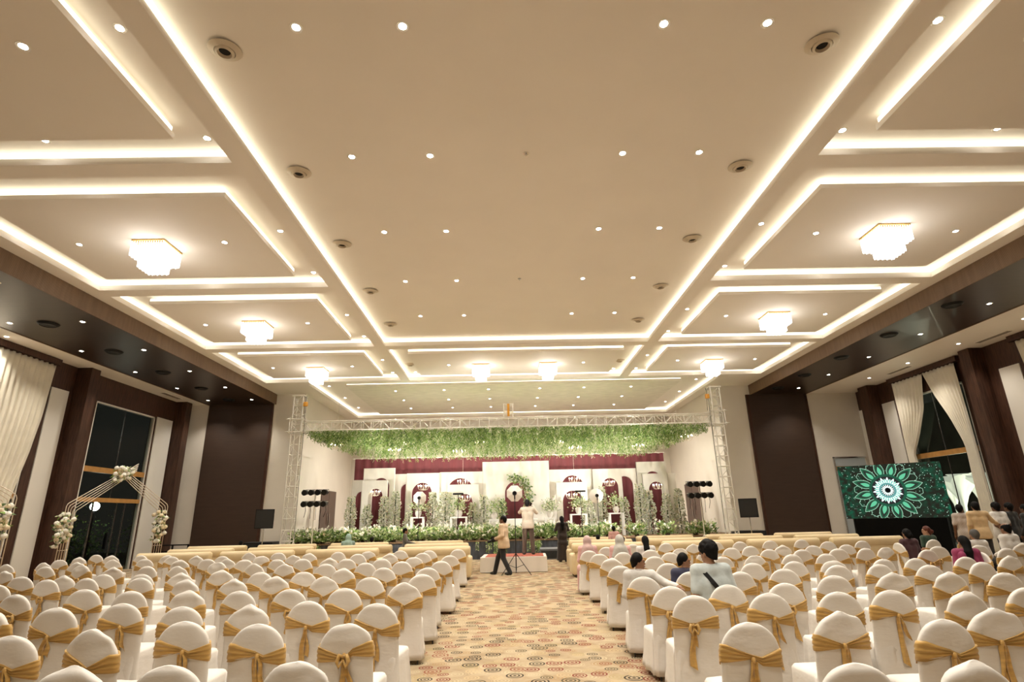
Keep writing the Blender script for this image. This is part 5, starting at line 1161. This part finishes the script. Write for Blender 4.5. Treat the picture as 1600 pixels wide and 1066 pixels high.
    if bottom is not None:
        T_ = Blob(vox)
        if skirt and pose != 'sit':
            T_.cone(up(-.06, 0, .95), v3(-.10, .0, .10), .115, .16, .05); T_.cone(up(.06, 0, .95), v3(.10, .0, .10), .115, .16, .05); T_.sub('plane', v3(0, 0, .06), (0, 0, -1))
        else:
            T_.cone(pel+v3(-.06*b_, 0, .03), J['hipL'], .112*b_, .098*b_, .04); T_.cone(pel+v3(.06*b_, 0, .03), J['hipR'], .112*b_, .098*b_, .04)
            for S in 'LR': T_.cone(J['hip'+S], J['knee'+S], .102*b_, .078+.03*skirt, .03); T_.cone(J['knee'+S], J['ank'+S]+v3(0, 0, -.03), .076+.03*skirt, .066+.05*skirt, .02)
            if skirt: T_.cone((J['kneeL']+J['kneeR'])/2, (J['ankL']+J['ankR'])/2, .10, .13, .05); T_.cone((J['hipL']+J['hipR'])/2, (J['kneeL']+J['kneeR'])/2, .12, .11, .05)
        link('trousers' if not skirt else 'skirt', T_.mesh('trousers', bottom), root)
    if shoes is not None:
        T_ = Blob(vox)
        for S, sg in (('L', -1), ('R', 1)): f = J['ank'+S]; fd = J.get('foot'+S, v3(sg*.02, .14, -.055)); T_.cone(f+v3(0, -.02, -.045)+fd*0, f+fd*.55+v3(0, 0, -.022), .044, .046, .02); T_.cone(f+fd*.55+v3(0, 0, -.022), f+fd+v3(0, 0, .0), .046, .036, .02); T_.cone(f+v3(0, 0, .02), f+v3(0, -.01, -.03), .046, .045, .02)
        link('shoes', T_.mesh('shoes', shoes), root)
    hm = HAIRM[hairc]
    if hair and not scarf:
        T_ = Blob(.013); g = hair_vol
        T_.ell(hd(0, -.026, .036), (.091*g, .108*g, .106*g), 0); T_.cone(hd(0, -.06, .0), hd(0, -.055, -.06), .072, .055, .03)
        if hair == 'curly':
            rs = random.Random(3)
            for k in range(110):
                a, e = rs.uniform(0, 2*PI), rs.uniform(-.25, 1.5); T_.ell(hd(.085*math.cos(a)*math.cos(e), -.03+.10*math.sin(a)*math.cos(e), .042+.10*math.sin(e)), (.023, .023, .023), .008)
        T_.sub('ell', hd(0, .105, -.060), (.105, .112, .108))
        T_.sub('plane', hd(0, -.03, -.055 if hair != 'bald' else -.045), tuple((np.array(hd(0, .75, -1))-np.array(hd(0, 0, 0)))/1.25))
        if hair == 'bald': T_.sub('ell', hd(0, .02, .12), (.075, .125, .10))
        if hair in ('long', 'bun'):
            T_.cut = [c for c in T_.cut if c[0] == 'ell']
            if hair == 'long': T_.cone(hd(0, -.075, .0), nek+v3(0, -.105, -.05), .075, .07, .03); T_.cone(nek+v3(0, -.105, -.05), up(0, -.135, 1.22), .07, .045, .03)
            else: T_.ell(hd(0, -.135, -.02), (.055, .045, .055), .02); T_.cone(hd(0, -.06, -.01), hd(0, -.08, -.06), .07, .05, .02)
        link('hair', T_.mesh('hair', hm), root)
    if scarf is not None:
        T_ = Blob(.014); T_.ell(hd(0, -.015, .025), (.100, .122, .122), .02); T_.cone(hd(0, -.03, -.03), nek+v3(0, -.01, -.06), .098, .12, .05)
        T_.cone(nek+v3(-.09, -.03, -.06), nek+v3(-.14, -.05, -.22), .085, .07, .05); T_.cone(nek+v3(.09, -.03, -.06), nek+v3(.14, -.05, -.22), .085, .07, .05); T_.cone(nek+v3(0, -.07, -.05), up(0, -.10, 1.15), .10, .08, .05); T_.cone(nek+v3(0, .07, -.07), nek+v3(0, .085, -.18), .07, .06, .04)
        T_.sub('ell', hd(0, .115, -.015), (.060, .06, .082))
        link('headscarf', T_.mesh('headscarf', scarf), root)
    if extra: extra(root, J, up, hd)
    return root
BLKT = cloth('black trousers', (.008, .008, .009)); BRNT = cloth('brown trousers', (.075, .05, .036)); BLKS = mat('black shoes', (.012, .011, .010), .35)
WHT = cloth('white shirt', (.72, .66, .58)); BEI = cloth('beige shirt', (.62, .45, .29)); DK = cloth('dark clothes', (.007, .0065, .0065))
# walking man and cameraman
person('man in beige shirt and black trousers walking left across the aisle with a camera', (-.12, 18.45, 0), PI/2-.4, H=1.72, build=1.12, skin='dark', top=BEI, bottom=BLKT, shoes=BLKS, hem=.82, head=(.15, .05),
       legs=dict(hipL=(-.08, 0, .9), hipR=(.08, 0, .9), kneeL=(-.08, -.02, .48), ankL=(-.08, -.24, .10), kneeR=(.08, .22, .50), ankR=(.08, .34, .085)), arms=dict(elR=(.24, .02, 1.12), wrR=(.20, .26, 1.02), elL=(-.25, -.08, 1.13), wrL=(-.14, .22, 1.04)))
def video_camera(loc, rz, label, tilt=0.0):
    o = empty('video_camera', loc, rz); o.rotation_euler = (tilt, 0, rz); tag(o, label, 'camera')
    MB().rbox(-.05, .05, -.07, .07, -.05, .06, .015).build('camera_body', M_BLACK, o, 40); MB().tube([(0, .07, 0), (0, .13, 0), (0, .2, 0)], [.034, .036, .042], 12).build('lens', M_BLACK, o, 40); MB().tube([(0, -.04, .06), (0, -.03, .11), (0, .05, .11), (0, .06, .06)], .012, 6).build('handle', M_BLACK, o, True); MB().rbox(-.02, .02, -.13, -.07, .02, .07, .01).build('viewfinder', M_BLACK, o)
video_camera((-.42, 18.42, 1.02), PI/2, 'black camera held low by the walking man', -.3)
person('cameraman in white shirt and brown trousers standing on the platform, back turned', (.72, 20.05, .476), -.05, H=1.76, skin='brown', top=WHT, bottom=BRNT, shoes=BLKS, hem=.86, head=(-.1, 0), legs=dict(hipL=(-.09, 0, .9), kneeL=(-.12, .01, .49), ankL=(-.15, -.02, .085), kneeR=(.12, .01, .49), ankR=(.15, -.02, .085)),
       arms=dict(elL=(-.27, .12, 1.32), wrL=(.0, .26, 1.50), elR=(.30, .12, 1.30), wrR=(.17, .24, 1.52)))
video_camera((.85, 20.36, 2.10), -.05, 'black video camera at the cameraman\'s eye')
person('woman in dark brown with black hair holding up a phone near the stage', (2.16, 22.95, 0), .1, H=1.66, skin='tan', hair='long', top=cloth('dark brown tunic', (.024, .014, .010)), bottom=cloth('dark brown tunic', (.024, .014, .010)), hem=.70, skirt=True, shoes=BLKS, arms=dict(elR=(.27, .08, 1.18), wrR=(.17, .25, 1.42), elL=(-.26, .08, 1.18), wrL=(-.05, .27, 1.40)))
o = empty('phone', (2.25, 23.28, 1.48), .1); tag(o, 'phone held up by the woman in dark brown', 'phone'); MB().rbox(-.04, .04, -.005, .005, -.08, .08, .004).build('case', M_BLACK, o)
# left sofas
GREY = cloth('grey jacket', (.12, .115, .105))
person('boy in grey jacket seen in profile behind the left sofas', (-3.62, 20.85, 0), -PI/2+.1, H=1.38, skin='brown', top=GREY, bottom=BLKT, shoes=BLKS, head=(0, .1), arms=dict(elR=(.24, .1, 1.15), wrR=(.15, .40, 1.08)))
person('seated person in pale teal headscarf on a left sofa', (-5.32, 19.72, 0), 0, 'sit', 1.62, skin='tan', scarf=cloth('teal headscarf', (.30, .44, .40)), top=cloth('teal dress', (.25, .36, .33)), bottom=cloth('teal dress', (.25, .36, .33)), skirt=True, shoes=BLKS, hem=.9)
person('child with dark hair barely visible over the far left sofa', (-5.05, 21.95, 0), 0, 'sit', 1.40, skin='dark', top=cloth('maroon shirt', (.12, .02, .02)), bottom=BLKT, shoes=BLKS, hem=.9)
person('seated person whose dark hair shows over the outer left sofas', (-9.9, 21.95, 0), 0, 'sit', 1.36, skin='dark', top=DK, bottom=BLKT, shoes=BLKS, hem=.9)
# right sofas and first chairs
PINK = cloth('pink dress', (.62, .36, .34)); PSC = cloth('dusty pink headscarf', (.52, .36, .34)); GSC = cloth('grey white headscarf', (.46, .44, .40))
person('small child with black hair on the near right sofa by the aisle', (2.35, 17.58, 0), .1, 'sit', 1.32, skin='brown', top=PINK, bottom=PINK, skirt=True, shoes=BLKS, hem=.9)
person('woman in pink dress and dusty pink headscarf seated by the aisle', (1.86, 13.70, 0), .05, 'sit', 1.58, skin='tan', scarf=PSC, top=PINK, bottom=PINK, skirt=True, shoes=BLKS, hem=.9)
person('child with short brown hair on the middle right sofa', (3.05, 19.72, 0), 0, 'sit', 1.36, skin='dark', top=cloth('peach shirt', (.5, .3, .22)), bottom=BLKT, shoes=BLKS, hem=.9)
person('woman in grey white headscarf and pink dress among the right chairs', (2.46, 12.87, 0), -.1, 'sit', 1.62, skin='tan', scarf=GSC, top=PINK, bottom=PINK, skirt=True, shoes=BLKS, hem=.9)
person('young person with black hair standing beyond the grey headscarf', (3.75, 20.55, 0), 0, H=1.30, skin='brown', top=PINK, bottom=PINK, skirt=True, shoes=BLKS)
person('person with dark hair showing over the near right sofa', (3.45, 17.58, 0), 0, 'sit', 1.36, skin='brown', top=DK, bottom=BLKT, shoes=BLKS, hem=.9)
person('girl with long black hair in white top among the right chairs', (3.17, 13.50, 0), 0, 'sit', 1.55, skin='tan', hair='long', top=cloth('white top', (.70, .67, .64)), bottom=BLKT, shoes=BLKS, hem=.9)
person('boy in white shirt looking right, arm over a chair back by the aisle', (1.76, 7.97, 0), -.25, 'sit', 1.53, skin='brown', top=cloth('white checked shirt', (.60, .58, .55)), bottom=BLKT, shoes=BLKS, hem=.9, head=(-1.55, .1), arms=dict(elR=(.37, -.06, 1.30), wrR=(.52, -.20, 1.27)))
person('boy in navy shirt leaning towards the man in pale blue', (2.53, 8.46, 0), -.2, 'sit', 1.47, skin='brown', top=cloth('navy shirt', (.022, .024, .06)), bottom=BLKT, shoes=BLKS, hem=.9, head=(-1.7, .12), lean=.12)
def sling(root, J, up, hd):
    q = MB(); pts = [up(-.15, .10, 1.40), up(-.145, .02, 1.465), up(-.12, -.09, 1.40), up(-.04, -.135, 1.28), up(.06, -.14, 1.14), up(.16, -.10, 1.0), up(.2, 0, .92)]
    vs = []
    for p in pts: vs += [p+v3(-.022, 0, -.012), p+v3(.022, 0, .012), p+v3(.022, .012, .012), p+v3(-.022, .012, -.012)]
    n = len(pts); fs = [(4*i+j, 4*i+(j+1) % 4, 4*i+4+(j+1) % 4, 4*i+4+j) for i in range(n-1) for j in range(4)]+[(0, 1, 2, 3), (4*n-4, 4*n-3, 4*n-2, 4*n-1)]
    q.add(vs, fs).build('shoulder_strap', M_BLACK, root)
person('curly-haired man in pale blue tee with black shoulder strap, seated', (2.40, 6.99, 0), .1, 'sit', 1.74, skin='brown', hair='curly', top=cloth('pale blue tee', (.47, .52, .52)), sleeve='short', bottom=BLKT, shoes=BLKS, hem=.88, head=(.55, .25), lean=.10, extra=sling, vox=.013, build=1.1)
# right block
person('woman with black bun in dark maroon sari, among the right chairs', (9.33, 13.6, 0), .1, 'sit', 1.57, skin='brown', hair='bun', top=cloth('maroon sari', (.06, .018, .025)), bottom=cloth('maroon sari', (.06, .018, .025)), skirt=True, shoes=BLKS, hem=.9)
person('woman with reddish hair in dark green looking left', (10.76, 14.92, 0), .2, 'sit', 1.58, skin='tan', hair='bun', hairc='red', top=cloth('dark green dress', (.015, .045, .025)), sleeve='short', bottom=cloth('dark green dress', (.015, .045, .025)), skirt=True, shoes=BLKS, hem=.9, head=(.9, .05))
def shawl(root, J, up, hd):
    for nm, x0, x1, c in (('shawl', -.17, -.03, cloth('magenta shawl', (.26, .025, .09))), ('shawl_border', -.04, .04, cloth('orange shawl', (.60, .17, .05)))):
        q = Blob(.015); q.cone(up((x0+x1)/2, .08, 1.42), up((x0+x1)/2-.02, -.085, 1.36), abs(x1-x0)/2, abs(x1-x0)/2, .02); q.cone(up((x0+x1)/2-.02, -.085, 1.36), up((x0+x1)/2-.06, -.11, .98), abs(x1-x0)/2, abs(x1-x0)/2+.02, .02); link(nm, q.mesh(nm, c), root)
person('woman with long black hair and magenta orange shawl', (8.05, 10.32, 0), -.2, 'sit', 1.54, skin='brown', hair='long', top=cloth('magenta shawl', (.26, .025, .09)), bottom=cloth('magenta shawl', (.26, .025, .09)), skirt=True, shoes=BLKS, hem=.9, head=(.3, 0), extra=shawl)
person('grey-haired man in white shirt seated among the right chairs', (9.97, 12.42, 0), 0, 'sit', 1.57, skin='brown', hairc='grey', top=cloth('white shirt b', (.70, .67, .63)), bottom=BLKT, shoes=BLKS, hem=.9)
person('balding man in white shirt seated near the standing group', (11.0, 12.79, 0), .2, 'sit', 1.70, skin='brown', hair='bald', hairc='black', top=cloth('white shirt b', (.70, .67, .63)), bottom=BLKT, shoes=BLKS, hem=.9, build=1.1)
person('standing man in white striped shirt beside the led screen', (13.38, 16.95, 0), -.35, H=1.74, skin='dark', top=cloth('striped shirt', (.62, .55, .50), .75, (.38, .32, .28)), sleeve='short', bottom=BLKT, shoes=BLKS, hem=.84, head=(-.6, .1), arms=dict(elR=(.23, .02, 1.13), wrR=(.10, .22, 1.10)))
person('standing man in cream yellow shirt with back turned', (13.36, 16.35, 0), -.35, H=1.80, skin='brown', top=cloth('cream yellow shirt', (.62, .44, .24)), bottom=BLKT, shoes=BLKS, hem=.84, arms=dict(elR=(.33, .08, 1.22), wrR=(.46, .22, 1.16)), build=1.0)
person('standing man in loose white shirt, hands behind his back', (14.35, 16.8, 0), .1, H=1.76, skin='dark', hair='curly', top=cloth('white shirt b', (.70, .67, .63)), sleeve='short', bottom=BLKT, shoes=BLKS, hem=.84, lean=.06, arms=dict(elL=(-.25, -.10, 1.12), wrL=(-.10, -.19, .98)), build=1.15)
person('standing person in black leaning by the right curtain', (15.4, 17.6, 0), .3, H=1.74, skin='dark', hair='curly', top=DK, bottom=BLKT, shoes=BLKS, build=1.05)
person('person in dark clothes at the right frame edge', (14.98, 16.6, 0), .4, H=1.70, skin='dark', top=DK, bottom=BLKT, shoes=BLKS)

for x, y, rz, lb in ((9.33, 13.6, -PI/2, 'maroon sari'), (8.05, 10.32, PI/2, 'magenta shawl')):
    q = copy_tree(PROTO[sorted(_used)[0]]); q.location = (x-.2*(1 if rz < 0 else -1), y, 0); q.rotation_euler = (0, 0, rz); tag(q, 'white covered banquet chair turned sideways under the woman in ' + lb, 'chair', 'covered chairs of the right block')
